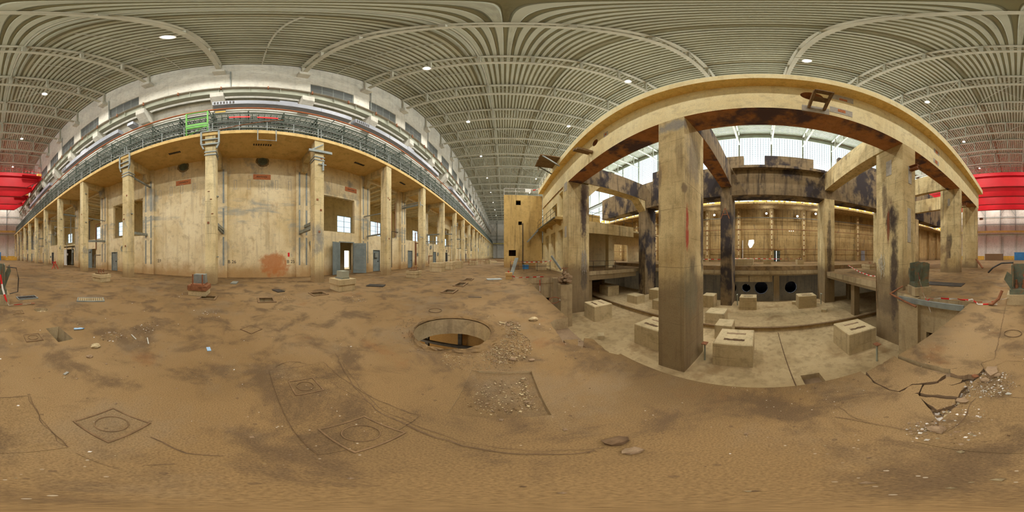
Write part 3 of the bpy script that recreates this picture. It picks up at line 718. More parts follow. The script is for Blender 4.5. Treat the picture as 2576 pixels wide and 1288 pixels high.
for xx in (-5.0, 9.2, 23.0):
    for k in range(-5, 9):
        y = -2.7 + 12.4 * k
        near = -30 < y < 42
        desc = {-3: 'farthest before the cranes', -2: 'second lamp behind the camera', -1: 'first lamp behind the camera', 0: 'lamp beside the overhead truss', 1: 'first lamp ahead toward the tower', 2: 'second lamp ahead toward the tower', 3: 'third lamp ahead toward the tower'}.get(k)
        if desc: lb = 'round hanging hall lamp in the %s row, %s' % (names[xx], desc); grp = 'hanging hall lamps'
        else: lb = 'far hanging hall lamp in the %s row, %s' % (names[xx], 'above the cranes' if k < 0 else 'deep in the hall'); grp = 'far hall lamps, %s row %s' % (names[xx], k < 0)
        if l0 is None: o = l0 = hall_lamp((xx, y, 26.0), lb, grp)
        else: o = dup(l0, (xx, y, 26.0), None, lb, grp)
        if k <= 6:
            lo = bpy.data.objects.new('lamp_light', pt); C.objects.link(lo); lo.location = (xx, y, 25.7)

# ------------------------------------------------------------------ left wall
def wallX(name, xf, t, loop, holes, mats, sgn=-1):
    mb = MB(); mb.slab([loop] + holes, 0, t, lambda a, b, u: (xf + sgn * u, a, b), (0, 0, 1) if len(mats) > 1 else (0, 0, 0))
    return struct(mb.build(name, mats))
SOLID = (-8.3, -2.1)                # the two blind bays start here
lh = []; doors = []; opens = []
for k, g in enumerate(GRID[:-1]):
    g1 = round(g, 1)
    if g1 in SOLID:
        continue
    if g1 == 4.1:
        opens.append((5.95, 9.13, 3.7, 6.9)); doors.append((7.55, 8.95, 2.8))
    elif g1 == -14.5:
        opens.append((-13.1, -9.1, 3.5, 7.2)); doors.append((-13.35, -12.45, 2.0))
    elif g1 == -20.7:
        opens.append((-19.7, -15.4, 3.7, 9.6)); doors.append((-18.2, -16.3, 2.5))
    elif g1 == -26.9:
        opens.append((-26.0, -21.6, 3.0, 9.6)); doors.append((-25.6, -22.0, 2.7))
    elif g1 == 10.3:
        opens.append((11.1, 15.5, 3.7, 9.6)); doors.append((11.5, 12.5, 2.2))
    else:
        opens.append((g + .9, g + 5.3, 3.7, 9.6 if k % 3 else 7.4)); doors.append((g + 1.2 + (k * 37 % 20) / 10, g + 2.3 + (k * 37 % 20) / 10, 2.3))
for a in opens: lh.append(rect(*a))
for a in doors: lh.append([(a[0], .03), (a[1], .03), (a[1], a[2]), (a[0], a[2])])
lh.append(circ(-11.6, 2.35, .24, 18))                      # round port
lh += [rect(-3.05, -2.75, 4.15, 4.45)]
zrec = []
for yy in (-5.1, .9): lh += []
wl = wallX('wall_left', WX, .28, rect(YA - 3, YB + 3, 0.001, ZS - .001), lh, [M['wall']])
MB().box(WX - .25, WX - .1, -3.05, -2.75, 4.15, 4.45).build('niche_back', M['brick'], wl)
# upper white wall with windows
up = []; wins = []
for k, g in enumerate(GRID[:-1]):
    if round(g, 1) in SOLID: continue
    wins.append((g + .7, g + 4.95, 22.0, 24.4))
wu = wallX('wall_left_upper', WX, .3, rect(YA - 3, YB + 3, ZS + .301, 30.44), [rect(*a) for a in wins], [M['white']])
def window(i, a, X, glass, fr, nmul, nrow, sgn=-1, dark=True, inset=.12):
    y0, y1, z0, z1 = a
    t = thing('window_%d' % i, None, None, (X + sgn * inset, (y0 + y1) / 2, z0)); struct(t)
    w2 = (y1 - y0) / 2; h = z1 - z0
    mb = MB(); b = .07
    mb.box(-.04, .04, -w2, -w2 + b, 0, h); mb.box(-.04, .04, w2 - b, w2, 0, h); mb.box(-.04, .04, -w2 + b, w2 - b, 0, b); mb.box(-.04, .04, -w2 + b, w2 - b, h - b, h)
    for k in range(1, nmul): mb.box(-.03, .03, -w2 + 2 * w2 * k / nmul - .02, -w2 + 2 * w2 * k / nmul + .02, b, h - b)
    for k in range(1, nrow): mb.box(-.025, .025, -w2 + b, w2 - b, h * k / nrow - .015, h * k / nrow + .015)
    mb.build('window_frame', fr, t)
    MB().box(-.006, .006, -w2 + b, w2 - b, b, h - b).build('pane', glass, t)
    return t
w0 = None; wi = 1
for a in wins:
    if w0 is None: w0 = window(wi, a, WX, M['darkglass'], M['steel'], 4, 2)
    else:
        o = dup(w0, (WX - .12, (a[0] + a[1]) / 2, a[2])); o.name = 'window_%d' % wi
    wi += 1
# rooms behind the left wall
struct(MB().box(-19.2, -19.0, YA - 3, YB + 3, ZS + .31, 30.44).build('wall_left_back_upper', M['dark']))
bh = [(g + 1.2, g + 3.6, 4.9, 7.3) for g in GRID[:-1] if round(g, 1) not in SOLID]
bw = wallX('wall_left_back', -19.0, .2, rect(YA - 3, YB + 3, 3.6, ZS - .002), [rect(*a) for a in bh], [M['backroom']])
bwin = None
for a in bh:
    if bwin is None: bwin = window(wi, a, -19.0, M['clearglass'], M['steel'], 2, 3)
    else:
        o = dup(bwin, (-19.12, (a[0] + a[1]) / 2, a[2])); o.name = 'window_%d' % wi
    wi += 1
struct(MB().box(-18.99, WX - .29, YA - 3, YB + 3, 3.25, 3.42).build('floor', M['backroom']))
mb = MB(); mb.slab([rect(YA - 3, YB + 3, .002, 3.24), rect(10.15, 10.85, .1, 2.2), rect(-19.6, -18.6, .1, 2.2)], 0, .2, lambda a, b, u: (-15.4 + u, a, b)); struct(mb.build('wall_left_ground', M['backroom']))
for k, g in enumerate((-45.5, -8.3, 4.1, 59.9)):
    struct(MB().box(-18.99, WX - .29, g - .12, g + .12, 3.43, ZS - .003).build('wall_partition', M['backroom']))
struct(MB().box(-19.2, -8.75, YA - 3, YB + 3, ZS, ZS + .3).build('gallery_floor', [M['soffit']]))
for k, g in enumerate(GRID[:-1]):                          # ribs on the back room ceiling
    if round(g, 1) in SOLID: continue
    mb = MB()
    for q in range(5): mb.box(-18.9, WX - .35, g + .8 + q * 1.1, g + 1.0 + q * 1.1, ZS - .32, ZS - .004)
    struct(mb.build('ceiling_rib', M['backroom']))
# wall pilasters with cast in rails
rails = MB(); pil = MB(); pil.box(WX + .001, WX + .22, -.55, .55, 0.003, ZS - .003)
p0 = pil.build('pilaster', M['wall'], wl); 
rl = MB()
for s in (-1, 1):
    for z0, z1 in ((.9, 3.0), (3.2, 5.2), (5.6, 8.6)): rl.box(WX + .222, WX + .236, s * .28 - .06, s * .28 + .06, z0, z1)
r0 = rl.build('anchor_rail', M['steel'], p0)
p0.location = (0, GRID[0], 0)
for g in GRID[1:]:
    c = p0.copy(); C.objects.link(c); c.location = (0, g, 0); d = r0.copy(); C.objects.link(d); d.parent = c
# white corbels and truss seats
cb = MB(); cb.slab([[(0, 18.48), (1.45, 18.48), (1.45, 17.6), (.75, 16.5), (0, 16.5)]], -.45, .45, lambda a, b, t: (WX + .001 + a, t, b))
c0 = cb.build('corbel', M['white'], wu); c0.location = (0, GRID[0], 0)
s0 = MB().box(WX + .001, WX + .75, -.45, .45, 26.1, 26.93).build('truss_seat', M['white'], wu); s0.location = (0, GRID[0], 0)
q0 = MB().box(WX + .001, WX + .28, -.4, .4, ZS + .31, 26.05).build('pier', M['white'], wu); q0.location = (0, GRID[0], 0)
dpi = MB().tube([(WX + .12, .8, 20), (WX + .12, .8, 27)], .05, 6).build('downpipe', M['steel'], wu); dpi.location = (0, GRID[0], 0)
for i, g in enumerate(GRID[1:]):
    for o in (c0, s0):
        c = o.copy(); C.objects.link(c); c.location = (0, g, 0)
    if i % 2: c = dpi.copy(); C.objects.link(c); c.location = (0, g, 0)
bpy.data.objects.remove(q0)
# crane runway girder with conduits
t = thing('crane_runway', 'pale green crane girder on white corbels along the upper left wall', 'crane girder', (WX + 1.0, 0, 18.5))
mb = MB(); mb.box(-.28, .28, YA, YB, 1.27, 1.33); mb.box(-.03, .03, YA, YB, .08, 1.27); mb.box(-.28, .28, YA, YB, 0, .08)
for g in [YA + 2.07 * k for k in range(93)]: mb.box(-.24, -.032, g, g + .03, .08, 1.27); mb.box(.032, .24, g, g + .03, .08, 1.27)
mb.build('girder', M['girder'], t)
MB().box(-.05, .05, YA, YB, 1.332, 1.45).build('rail', M['rust'], t)
for k, (dx, dz) in enumerate(((.36, 1.30), (.36, 1.15), (.36, 1.0), (.36, .85))):
    MB().tube([(dx, YA, dz), (dx, YB, dz)], .016, 6).build('conduit', M['rust'] if k % 2 else M['steel'], t)
hk = MB(); hk.box(.285, .42, -.04, .04, .78, 1.36); hk.box(.285, .5, -.05, .05, .70, .78); h0 = hk.build('bracket', M['rust'], t); h0.location = (0, GRID[0] + .3, 0)
for g in GRID:
    for d in (0.3, 3.4):
        c = h0.copy(); C.objects.link(c); c.location = (0, g + d, 0)
# right crane runway (on the frame side wall)
t = thing('crane_runway', 'crane girder high on the glazed right wall', 'crane girder', (30.2, 0, 18.5))
mb = MB(); mb.box(-.28, .28, YA, YB, 1.27, 1.33); mb.box(-.03, .03, YA, YB, .08, 1.27); mb.box(-.28, .28, YA, YB, 0, .08); mb.build('girder', M['steel'], t)
# ducts
def duct(y0, y1, lb, z=15.45):
    t = thing('air_duct', lb, 'duct', (-10.55 , (y0 + y1) / 2, z)); L = (y1 - y0) / 2
    MB().box(-.35, .35, -L, L, 0, .6).build('casing', M['duct'], t)
    k = -L + 1
    while k < L - .5:
        MB().box(-.37, .37, k, k + .05, -.02, .62).build('flange', M['duct'], t); k += 3.1
    mb = MB()
    for q in range(7): mb.box(.352, .36, -L + .1 + q * .2, -L + .22 + q * .2, .08, .5)
    mb.build('outlet_grille', M['darksteel'], t)
    MB().box(-.3, .3, -.6, .6, .621, .9).build('inlet_box', M['duct'], t)
duct(-2.3, 7.5, 'long lilac grey air duct over the blind wall bays, above the orange pipe')
duct(7.9, 24, 'lilac grey air duct right of the longest duct, running toward the far end')
duct(-22.5, -10.5, 'lilac grey air duct on the left, ending before the isolated duct box')
duct(30, 55, 'far lilac grey air duct deep in the hall')
duct(-45, -28, 'far left air duct near the red cranes')
tag(MB().cbox(-11.2, -9.6, 16.6, .8, .7, .5).build('duct_box', M['duct']), 'small isolated grey duct box on the white wall', 'duct')
t = thing('orange_pipe', 'long orange pipe below the air ducts on the left wall', 'pipe', (-10.0, 0, 14.4))
MB().tube([(0, -50, 0), (0, 80, 0)], .07, 8).build('tube', M['orange'], t)
for k in range(14):
    MB().box(-1.98, .09, -44 + k * 8.3, -43.94 + k * 8.3, -.12, -.075).build('support', M['steel'], t)
for k, (x, z) in enumerate(((-10.3, 14.371), (-10.6, 14.371))): tag(MB().tube([(x, -50, z), (x, 80, z)], .045, 6).build('pale_pipe', M['girder']), ('nearer' if k == 0 else 'farther') + ' of the two pale pipes beside the orange pipe', 'pipe')

# ------------------------------------------------------------------ left colonnade
def column_base():
    t = thing('colonnade_column', 'x', 'column', (-9.15, 0, 0))
    MB().box(-.33, .33, -.3, .3, 0.002, ZS - .002).build('shaft', M['column'], t)
    tb = MB().box(-2.59, -.335, -.2, .2, ZS - .62, ZS - .004).build('tie_beam', M['column'], t)
    cb = MB(); cb.slab([[(-2.61, ZS - .63), (-2.1, ZS - .63), (-2.1, ZS - .95), (-2.35, ZS - 1.35), (-2.61, ZS - 1.35)]], -.22, .22, lambda a, b, t_: (a, t_, b)); cb.build('corbel', M['column'], tb)
    return t
clab = {-2.1: 'colonnade column just left of the B 26 number on the blind wall', 4.1: 'colonnade column between the B 25 number and the open grey double door',
        10.3: 'colonnade column right of the open grey double door', -8.3: 'colonnade column at the left end of the blind wall, right of the round port',
        -14.5: 'colonnade column left of the narrow grey door and round port', 16.5: 'colonnade column behind the row of low concrete blocks, left of the blue grey door', 22.7: 'colonnade column right of the blue grey door',
        -20.7: 'colonnade column beside the small red folding barrier', -26.9: 'colonnade column left of the small red folding barrier', 28.9: 'colonnade column next beyond the one right of the blue grey door'}
cc0 = column_base(); COLS = {}
for i, g in enumerate(GRID):
    g1 = round(g, 1)
    lb = clab.get(g1); grp = 'columns of the left colonnade'
    if not lb:
        if g > 0: lb = 'distant colonnade column deep in the hall toward the far end'; grp = 'distant columns toward the far end'
        else: lb = 'distant colonnade column below the red cranes'; grp = 'distant columns below the cranes'
    if i == 0: o = cc0; o.location = (-9.15, g, 0); tag(o, lb, None, grp)
    else: o = dup(cc0, (-9.15, g, 0), None, lb, grp)
    COLS[g1] = o
r = random.Random(11)
for g1, o in COLS.items():
    o = [c for c in o.children if c.name.startswith('shaft')][0]
    n = 2 if abs(g1) < 70 else 1
    for q in range(n):
        z = r.choice((3.3, 3.5, 5.0, 5.4, 7.6)) + q * .3 + r.uniform(-.1, .1)
        if g1 == 10.3: z = (5.4, 3.5)[q]
        if g1 == 4.1: z = (3.4, 3.9)[q]
        if g1 == -2.1: z = 3.3 + q * .25
        if g1 == -8.3: z = (3.5, 8.0)[q]
        wd = r.choice((.09, .14, .22)); side = r.choice((-.2, .2))
        MB().bar((-2.62, side, z), (-.34, side, z + r.uniform(-.15, .15)), wd, wd * .9).build('steel_arm', M['steel'], o)
    for q in range(4):
        z = r.uniform(1.2, 8.5); y_ = r.uniform(-.22, .1); mb = MB(); mb.box(.331, .35, y_, y_ + .12, z, z + r.choice((.04, .12))); mb.build('anchor_plate', M['rust'], o)
    for q in range(2):
        z = r.uniform(1.2, 8.5); MB().box(-.1, .08, .302, .40, z, z + .06).build('anchor_plate', M['steel'], o)
    if g1 > 16 or g1 < -16:
        for q in range(3 + (abs(g1) > 30) * 2):
            z = r.uniform(2.5, 8.5); L = r.uniform(.3, 1.0); s = r.choice((-1, 1))
            mb = MB(); mb.bar((.3, s * .32, z), (.3, s * (.32 + L), z), .07); mb.bar((.3, s * (.32 + L), z - .3), (.3, s * (.32 + L), z + .3), .06)
            mb.build('pipe_bracket', M['steel'], o)
for g1, hi in ((-2.1, 1), (-8.3, 1), (4.1, 0)):             # strap collars and steel cradles near the column heads
    o = [c for c in COLS[g1].children if c.name.startswith('shaft')][0]
    for z in (8.05, 8.3):
        mb = MB(); mb.slab([rect(-.37, .37, -.34, .34), rect(-.332, .332, -.302, .302)], z, z + .09); mb.build('strap', M['steel'], o)
    mb = MB()
    if hi:
        for s in (-1, 1): mb.bar((.42, s * .5, 9.0), (.42, s * .5, 10.2), .1); mb.bar((.40, s * .5, 9.0), (.40, s * .36, 8.55), .09)
        mb.bar((.42, -.5, 10.2), (.42, .5, 10.2), .1); mb.bar((.42, -.5, 8.95), (.42, .5, 8.95), .12); mb.bar((.42, -.5, 9.4), (.42, .5, 9.4), .09)
    else:
        mb.bar((.42, -.7, 8.75), (.42, .8, 8.85), .1, .2); mb.bar((.42, -.6, 8.75), (.42, .2, 9.5), .08); mb.bar((.42, .2, 7.2), (.42, .2, 7.9), .1); mb.bar((.42, -.1, 7.7), (.42, .4, 7.7), .07)
    mb.build('cradle', M['steel'], o)

# ------------------------------------------------------------------ right wall with glazing
XR = 31.3
rh = [circ(XR * math.tan(math.radians(-(1889 - 1913) / PPD)) , 0, 0.01)][:0]
rh += [rect(-3.78, -2.35, .55, 2.6)]
hp = [onx(a, b, XR) for a, b in ((1884, 604), (1896, 603), (1897, 611), (1891, 622), (1886, 624), (1882, 615))]
rh.append([(v.y, v.z) for v in hp])
for px in (1986, 1991, 1996): v = onx(px, 581, XR); rh.append(circ(v.y, v.z, .09, 10))
mb = MB(); mb.slab([rect(YA - 3, YB + 3, .003, 11.5)] + rh, 0, .3, lambda a, b, t_: (XR + t_, a, b)); wr = struct(mb.build('wall_right', [M['rearwall']]))
p0 = MB().box(XR - .9, XR - .001, -.38, .38, .503, 10.7).build('pilaster', M['rearwall'], wr); p0.location = (0, GRID[0], 0)
kk = MB()
kk.box(XR - .93, XR - .902, -.10, .10, 1.5, 10.2)
for q in range(9): kk.use(1).box(XR - .95, XR - .931, -.09, .09, 1.5 + q, 1.75 + q)
k0 = kk.build('anchor_strip', [M['backroom'], M['rust']], p0)
for g in GRID[1:]:
    c = p0.copy(); C.objects.link(c); c.location = (0, g, 0)
    if -40 < g < 60: d = k0.copy(); C.objects.link(d); d.parent = c
struct(MB().box(27.4, XR - .002, YA - 3, YB + 3, 10.75, 11.0).build('gallery_floor', M['rearwall']))
t = thing('gallery_girder', 'low yellow edge girder of the gallery under the glazing of the right wall', 'girder', (27.7, 0, 11.002))
mb = MB(); mb.box(-.1, .1, YA, YB, 0, .22)
for k in range(60): mb.use(1).box(-.16, -.101, -60 + k * 3.1, -59.85 + k * 3.1, 0, .22)
mb.build('web', [M['yelrail'], M['rust']], t)
# glazed bays
gb = None
def glazed_bay(i, y0, y1, z0, z1, glass):
    t = thing('window_%d' % i, None, None, (XR + .1, (y0 + y1) / 2, z0)); struct(t)
    w2 = (y1 - y0) / 2; h = z1 - z0; mb = MB()
    ny = 12; nz = int(h / .6)
    for k in range(1, ny): mb.box(-.02, .02, -w2 + 2 * w2 * k / ny - .03, -w2 + 2 * w2 * k / ny + .03, 0, h)
    for k in range(1, nz): mb.box(-.018, .018, -w2, w2, h * k / nz - .028, h * k / nz + .028)
    mb.build('glazing_bars', M['steel'], t)
    mb = MB(); mb.box(-.25, .0, -w2 - .14, -w2 + .14, 0, h)
    for zz in (0, 5.6, 9.0, h - .3): mb.box(-.2, -.021, -w2, w2, zz, zz + .3)
    mb.build('window_frame', M['girder'], t)
    MB().box(.03, .04, -w2, w2, 0, h).build('pane', glass, t)
    return t
for k, g in enumerate(GRID[:-1]):
    if gb is None: gb = glazed_bay(wi, g, g + 6.2, 11.5, 29.6, M['glass'])
    else: o = dup(gb, (XR + .1, g + 3.1, 11.5)); o.name = 'window_%d' % wi
    wi += 1
struct(MB().box(XR, XR + .3, YA - 3, YB + 3, 29.6, 30.44).build('wall_right_top', M['girder']))
for y0, y1 in ((YA - 3, YA), (YB, YB + 3)): struct(MB().box(XR, XR + .3, y0, y1, 11.501, 29.59).build('wall_right_end', M['white']))

# ------------------------------------------------------------------ end walls
for y, nm, s in ((-66.3, 'wall_rear', -1), (130.3, 'wall_front', 1)):
    wv = struct(MB().box(WX - 7, 31.6, min(y, y + s * .3), max(y, y + s * .3), .003, 30.43).build(nm, M['endwall']))
    for k in range(8):
        xx = -12 + 6.2 * k
        MB().box(xx - .3, xx + .3, min(y - s * .6, y - s * .001), max(y - s * .6, y - s * .001), .004, 10.5).build('pilaster', M['white'], wv)
        MB().box(xx - .12, xx + .12, min(y - s * .5, y - s * .002), max(y - s * .5, y - s * .002), 11.01, 30.3).build('steel_post', M['steel'], wv)
    MB().box(-12, 31.2, min(y - s * 1.1, y - s * .001), max(y - s * 1.1, y - s * .001), 10.55, 11.0).build('ledge', M['white'], wv)
    MB().box(-12, 31.2, min(y - s * 1.12, y - s * 1.101), max(y - s * 1.12, y - s * 1.101), 11.05, 11.9).build('yellow_rail_band', M['yelrail'], wv)
    for z in (14.5, 17.5): MB().box(-12, 31.2, min(y - s * .7, y - s * .51), max(y - s * .7, y - s * .51), z, z + .25).build('steel_rail', M['steel'], wv)
    for k in range(0, 7, 2):
        MB().bar((-12 + 6.2 * k, y - s * .75, 18), (-12 + 6.2 * k + 6.2, y - s * .75, 28), .16).build('cross_brace', M['steel'], wv)
        MB().bar((-12 + 6.2 * k + 6.2, y - s * .9, 18), (-12 + 6.2 * k, y - s * .9, 28), .16).build('cross_brace', M['steel'], wv)
    if s < 0:
        for k in range(7): MB().box(-12 + 6.2 * k + .31, -12 + 6.2 * k + 5.89, y - s * .001, y - s * .06, .004, 1.6).build('yellow_dado', M['yellow'], wv)

# ------------------------------------------------------------------ turbine table frame
t = thing('turbine_frame', 'huge yellow stained concrete turbine table frame on great columns standing in the pit', 'concrete frame', (5.35, 0, LOW))
FX0, FX1, RX0, RX1 = 0.0, 2.05, 9.95, 12.1           # local x (world minus 5.35)
cols = [(2.71, 3.86, LOW), (-7.47, -6.38, LOW), (12.95, 14.3, LOW), (-15.35, -14.7, 0), (-22.2, -21.45, 0)]
Z0 = -LOW
BZ0, BZ1 = 8.5, 10.8
front_holes = [circ(8.6, 10.05, .3, 20), circ(-1.75, 10.0, .42, 24)]
mb = MB(); mb.slab([rect(-22.6, 22.5, BZ0, BZ1 - .002)] + front_holes, 0, 1.3, lambda a, b, u: (u, a, b + Z0), (1, 0, 2))
# faces: outer (lit) face clean, bottom burnt
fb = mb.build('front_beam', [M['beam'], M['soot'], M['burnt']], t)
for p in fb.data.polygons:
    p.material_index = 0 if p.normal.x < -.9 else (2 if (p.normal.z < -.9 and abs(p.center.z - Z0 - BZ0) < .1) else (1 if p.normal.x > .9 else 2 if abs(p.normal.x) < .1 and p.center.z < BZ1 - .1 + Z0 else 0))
mb = MB(); mb.box(-.58, 2.1, -22.7, 22.5, BZ1 + Z0, BZ1 + .6 + Z0); fl = mb.build('top_flange', [M['flange'], M['beam']], t)
for p in fl.data.polygons: p.material_index = 0 if p.normal.z < -.9 else 1
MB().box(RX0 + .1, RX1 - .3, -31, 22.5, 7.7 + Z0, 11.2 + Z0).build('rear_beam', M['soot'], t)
mb = MB()
for y0, y1 in ((1.6, 5.2), (-5.2, -.4), (7, 12), (-31, -8)): mb.box(RX0 + .1, RX0 + .6, y0, y1, 11.201 + Z0, (13.6 if y0 < -20 else 12.5) + Z0)
mb.build('parapet', M['soot'], t)
for (y0, y1, zb) in cols:
    c = MB().box(FX0 + .003, FX1, y0, y1, zb + .003 + Z0, BZ0 - .003 + Z0).build('front_column', M['frame'], t)
for (y0, y1, zb) in cols:
    yc = (y0 + y1) / 2
    zz = LOW2 + .003 if zb < 0 else .003
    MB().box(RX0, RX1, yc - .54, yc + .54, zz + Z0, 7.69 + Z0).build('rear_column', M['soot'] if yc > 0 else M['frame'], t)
for i, (y0, y1, zb) in enumerate(cols):
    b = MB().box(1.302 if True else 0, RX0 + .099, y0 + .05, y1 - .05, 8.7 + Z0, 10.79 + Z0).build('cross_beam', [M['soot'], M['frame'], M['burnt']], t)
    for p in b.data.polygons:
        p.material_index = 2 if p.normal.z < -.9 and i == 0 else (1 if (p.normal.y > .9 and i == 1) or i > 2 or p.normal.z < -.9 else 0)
    if i == 2:
        for xa, s in ((2.05, 1), (RX0, -1)): MB().slab([[(xa, 8.69), (xa + s * 1.3, 8.69), (xa, 7.3)]], y0 + .1, y1 - .1, lambda a, b_, u: (a, u, b_ + Z0)).build('haunch', M['frame'], b)
# ledger along the cross beams' top
MB().box(RX0 - .5, RX0 + .098, -6.2, 2.6, 10.6 + Z0, 10.9 + Z0).build('ledger', M['soot'], t)
# patches, plates and pockets on the frame
def fpatch(px, py, w_, h, mat='greypatch', x=-.006, th=.012, name='patch'):
    v = onx(px, py, 5.35); return MB().box(x - th / 2, x + th / 2, v.y - w_ / 2, v.y + w_ / 2, v.z - h / 2 + Z0, v.z + h / 2 + Z0).build(name, M[mat], t)
fpatch(2121, 249, .9, .55); fpatch(2117, 281, .95, .5); fpatch(2121, 252, .34, .2, 'brick', -.014, .01, 'brick_pocket'); fpatch(2117, 280, .32, .25, 'brick', -.014, .01, 'brick_pocket')
for a, b in ((2356, 383), (2355, 408)): fpatch(a, b, .8, .4); fpatch(a, b, .35, .3, 'brick', -.014, .01, 'brick_pocket')
fpatch(1524, 338, .4, .42); fpatch(1524, 338, .16, .22, 'brick', -.014, .01, 'brick_pocket')
fpatch(2287, 566, .28, 1.9); fpatch(2289, 440, .28, 1.2); fpatch(1423, 470, .7, .9); fpatch(1423, 583, .5, 1.0)
def ypatch(px, py, w_, h, y, mat='greypatch', s=1, name='patch', xl=None):
    v = ony(px, py, y); return MB().box(v.x - 5.35 - w_ / 2, v.x - 5.35 + w_ / 2, y - .014, y + .014, v.z - h / 2 + Z0, v.z + h / 2 + Z0).build(name, M[mat], t)
ypatch(2236, 423, .42, 1.1, -6.38); ypatch(2387, 509, .25, .8, -14.7)
ypatch(2386, 628, .42, 1.7, -14.7, 'soot', 1, 'pocket')
# burn marks: soot black streaks running down the columns, pale exposed wire tufts
def streak(pts, y, wd, mat, face='y', name='soot_streak', seed=0):
    r = random.Random(seed); mb = MB(); L = []
    P = [(ony(a, b, y) if face == 'y' else onx(a, b, 5.35)) for a, b in pts]
    for i, p in enumerate(P): ww = wd * r.uniform(.5, 1.3) / 2; L.append((p, ww))
    for p, ww in L:
        u = p.x - 5.35 if face == 'y' else p.y
        mb.v += [((u - ww, y - .004 if y > 0 else y + .004, p.z + Z0) if face == 'y' else (-.004, u - ww, p.z + Z0)), ((u + ww, y - .004 if y > 0 else y + .004, p.z + Z0) if face == 'y' else (-.004, u + ww, p.z + Z0))]
    for i in range(len(L) - 1): mb.f.append((2 * i, 2 * i + 1, 2 * i + 3, 2 * i + 2)); mb.mi.append(0)
    return mb.build(name, M[mat], t)
def tuft(px, py, y, n, L, sgn, seed, mat='greypatch'):
    r = random.Random(seed); mb = MB(); v = ony(px, py, y)
    for k in range(n):
        x = v.x - 5.35 + r.uniform(-.2, .2); z = v.z + Z0 + r.uniform(-.3, .5); P = [(x, y + sgn * .02, z)]
        for j in range(5): x += r.uniform(-.09, .09); z -= L / 5 * r.uniform(.6, 1.2); P.append((x, y + sgn * r.uniform(.02, .12), z))
        mb.tube(P, .009, 4)
    mb.build('wire_tuft', M[mat], t)
tuft(1468, 640, 12.95, 26, 1.7, -1, 3); tuft(2221, 655, -6.38, 22, .8, 1, 4, 'white')
# steel brackets on the frame face
def ibr(px, py, lb, L=.5, mat='rust', s=.28, rz=0):
    v = onx(px, py, 5.35); b = thing('steel_bracket', lb, 'bracket', (v.x - .01, v.y, v.z))
    MB().box(-L, 0, -s / 2, s / 2, s / 2 - .03, s / 2).build('plate', M[mat], b); MB().box(-L, 0, -s / 2, s / 2, -s / 2, -s / 2 + .03).build('plate', M[mat], b); MB().box(-L, 0, -.02, .02, -s / 2 + .031, s / 2 - .031).build('web', M[mat], b)
ibr(2290, 425, 'rusty I shaped steel stub on the front face of the right near column'); ibr(2420, 514, 'rusty steel stub on the second column right of the pit'); ibr(2464, 551, 'rusty steel stub on the last frame column', .5)
v = onx(2052, 262, 5.35); b = thing('steel_cradle', 'weathered steel cradle with two arms hanging below the oval opening of the front beam', 'bracket', (v.x - .02, v.y, v.z - .1))
for s in (-1, 1): MB().bar((-.05, s * .28, -.45), (-.75, s * .28, .35), .09, .2).build('arm', M['wood'], b)
MB().bar((-.72, -.3, .30), (-.72, .3, .30), .22, .08).build('top_plate', M['wood'], b); MB().bar((-.40, -.24, .0), (-.40, .24, .0), .3, .05).build('middle_plate', M['wood'], b); MB().box(-.03, 0.01, -.5, .5, -.7, -.2).build('wall_plate', M['greypatch'], b)
v = onx(1486, 384, 5.35); b = thing('steel_cradle', 'pair of brown steel channels sticking out below the round hole of the front beam', 'bracket', (v.x - .02, v.y, v.z))
for s in (-1, 1): MB().box(-1.1, 0, s * .22 - .12, s * .22 + .12, -.12 + s * .1, .06 + s * .1).build('channel', M['wood'], b)
# canopy boards and railing on top of the front beam toward the tower
b = thing('board_platform', 'small timber platform jutting from the top of the front beam', 'platform', (4.3, 14.6, 11.3))
MB().box(-1.3, .8, -1.2, 1.2, .12, .2).build('deck', M['wood'], b)
for yy in (-1.1, 0, 1.1): MB().box(-1.25, .4, yy - .06, yy + .06, 0.103, .119).build('joist', M['wood'], b)
MB().bar((-1.1, -1.1, .11), (.45, -1.1, -.9), .12).build('strut', M['steel'], b); MB().bar((-1.0, 1.1, -.5), (-1.0, 1.1, 1.2), .1).build('upright', M['white'], b); MB().bar((-1.0, 1.1, .1), (.4, 1.1, -.7), .1).build('strut', M['steel'], b)

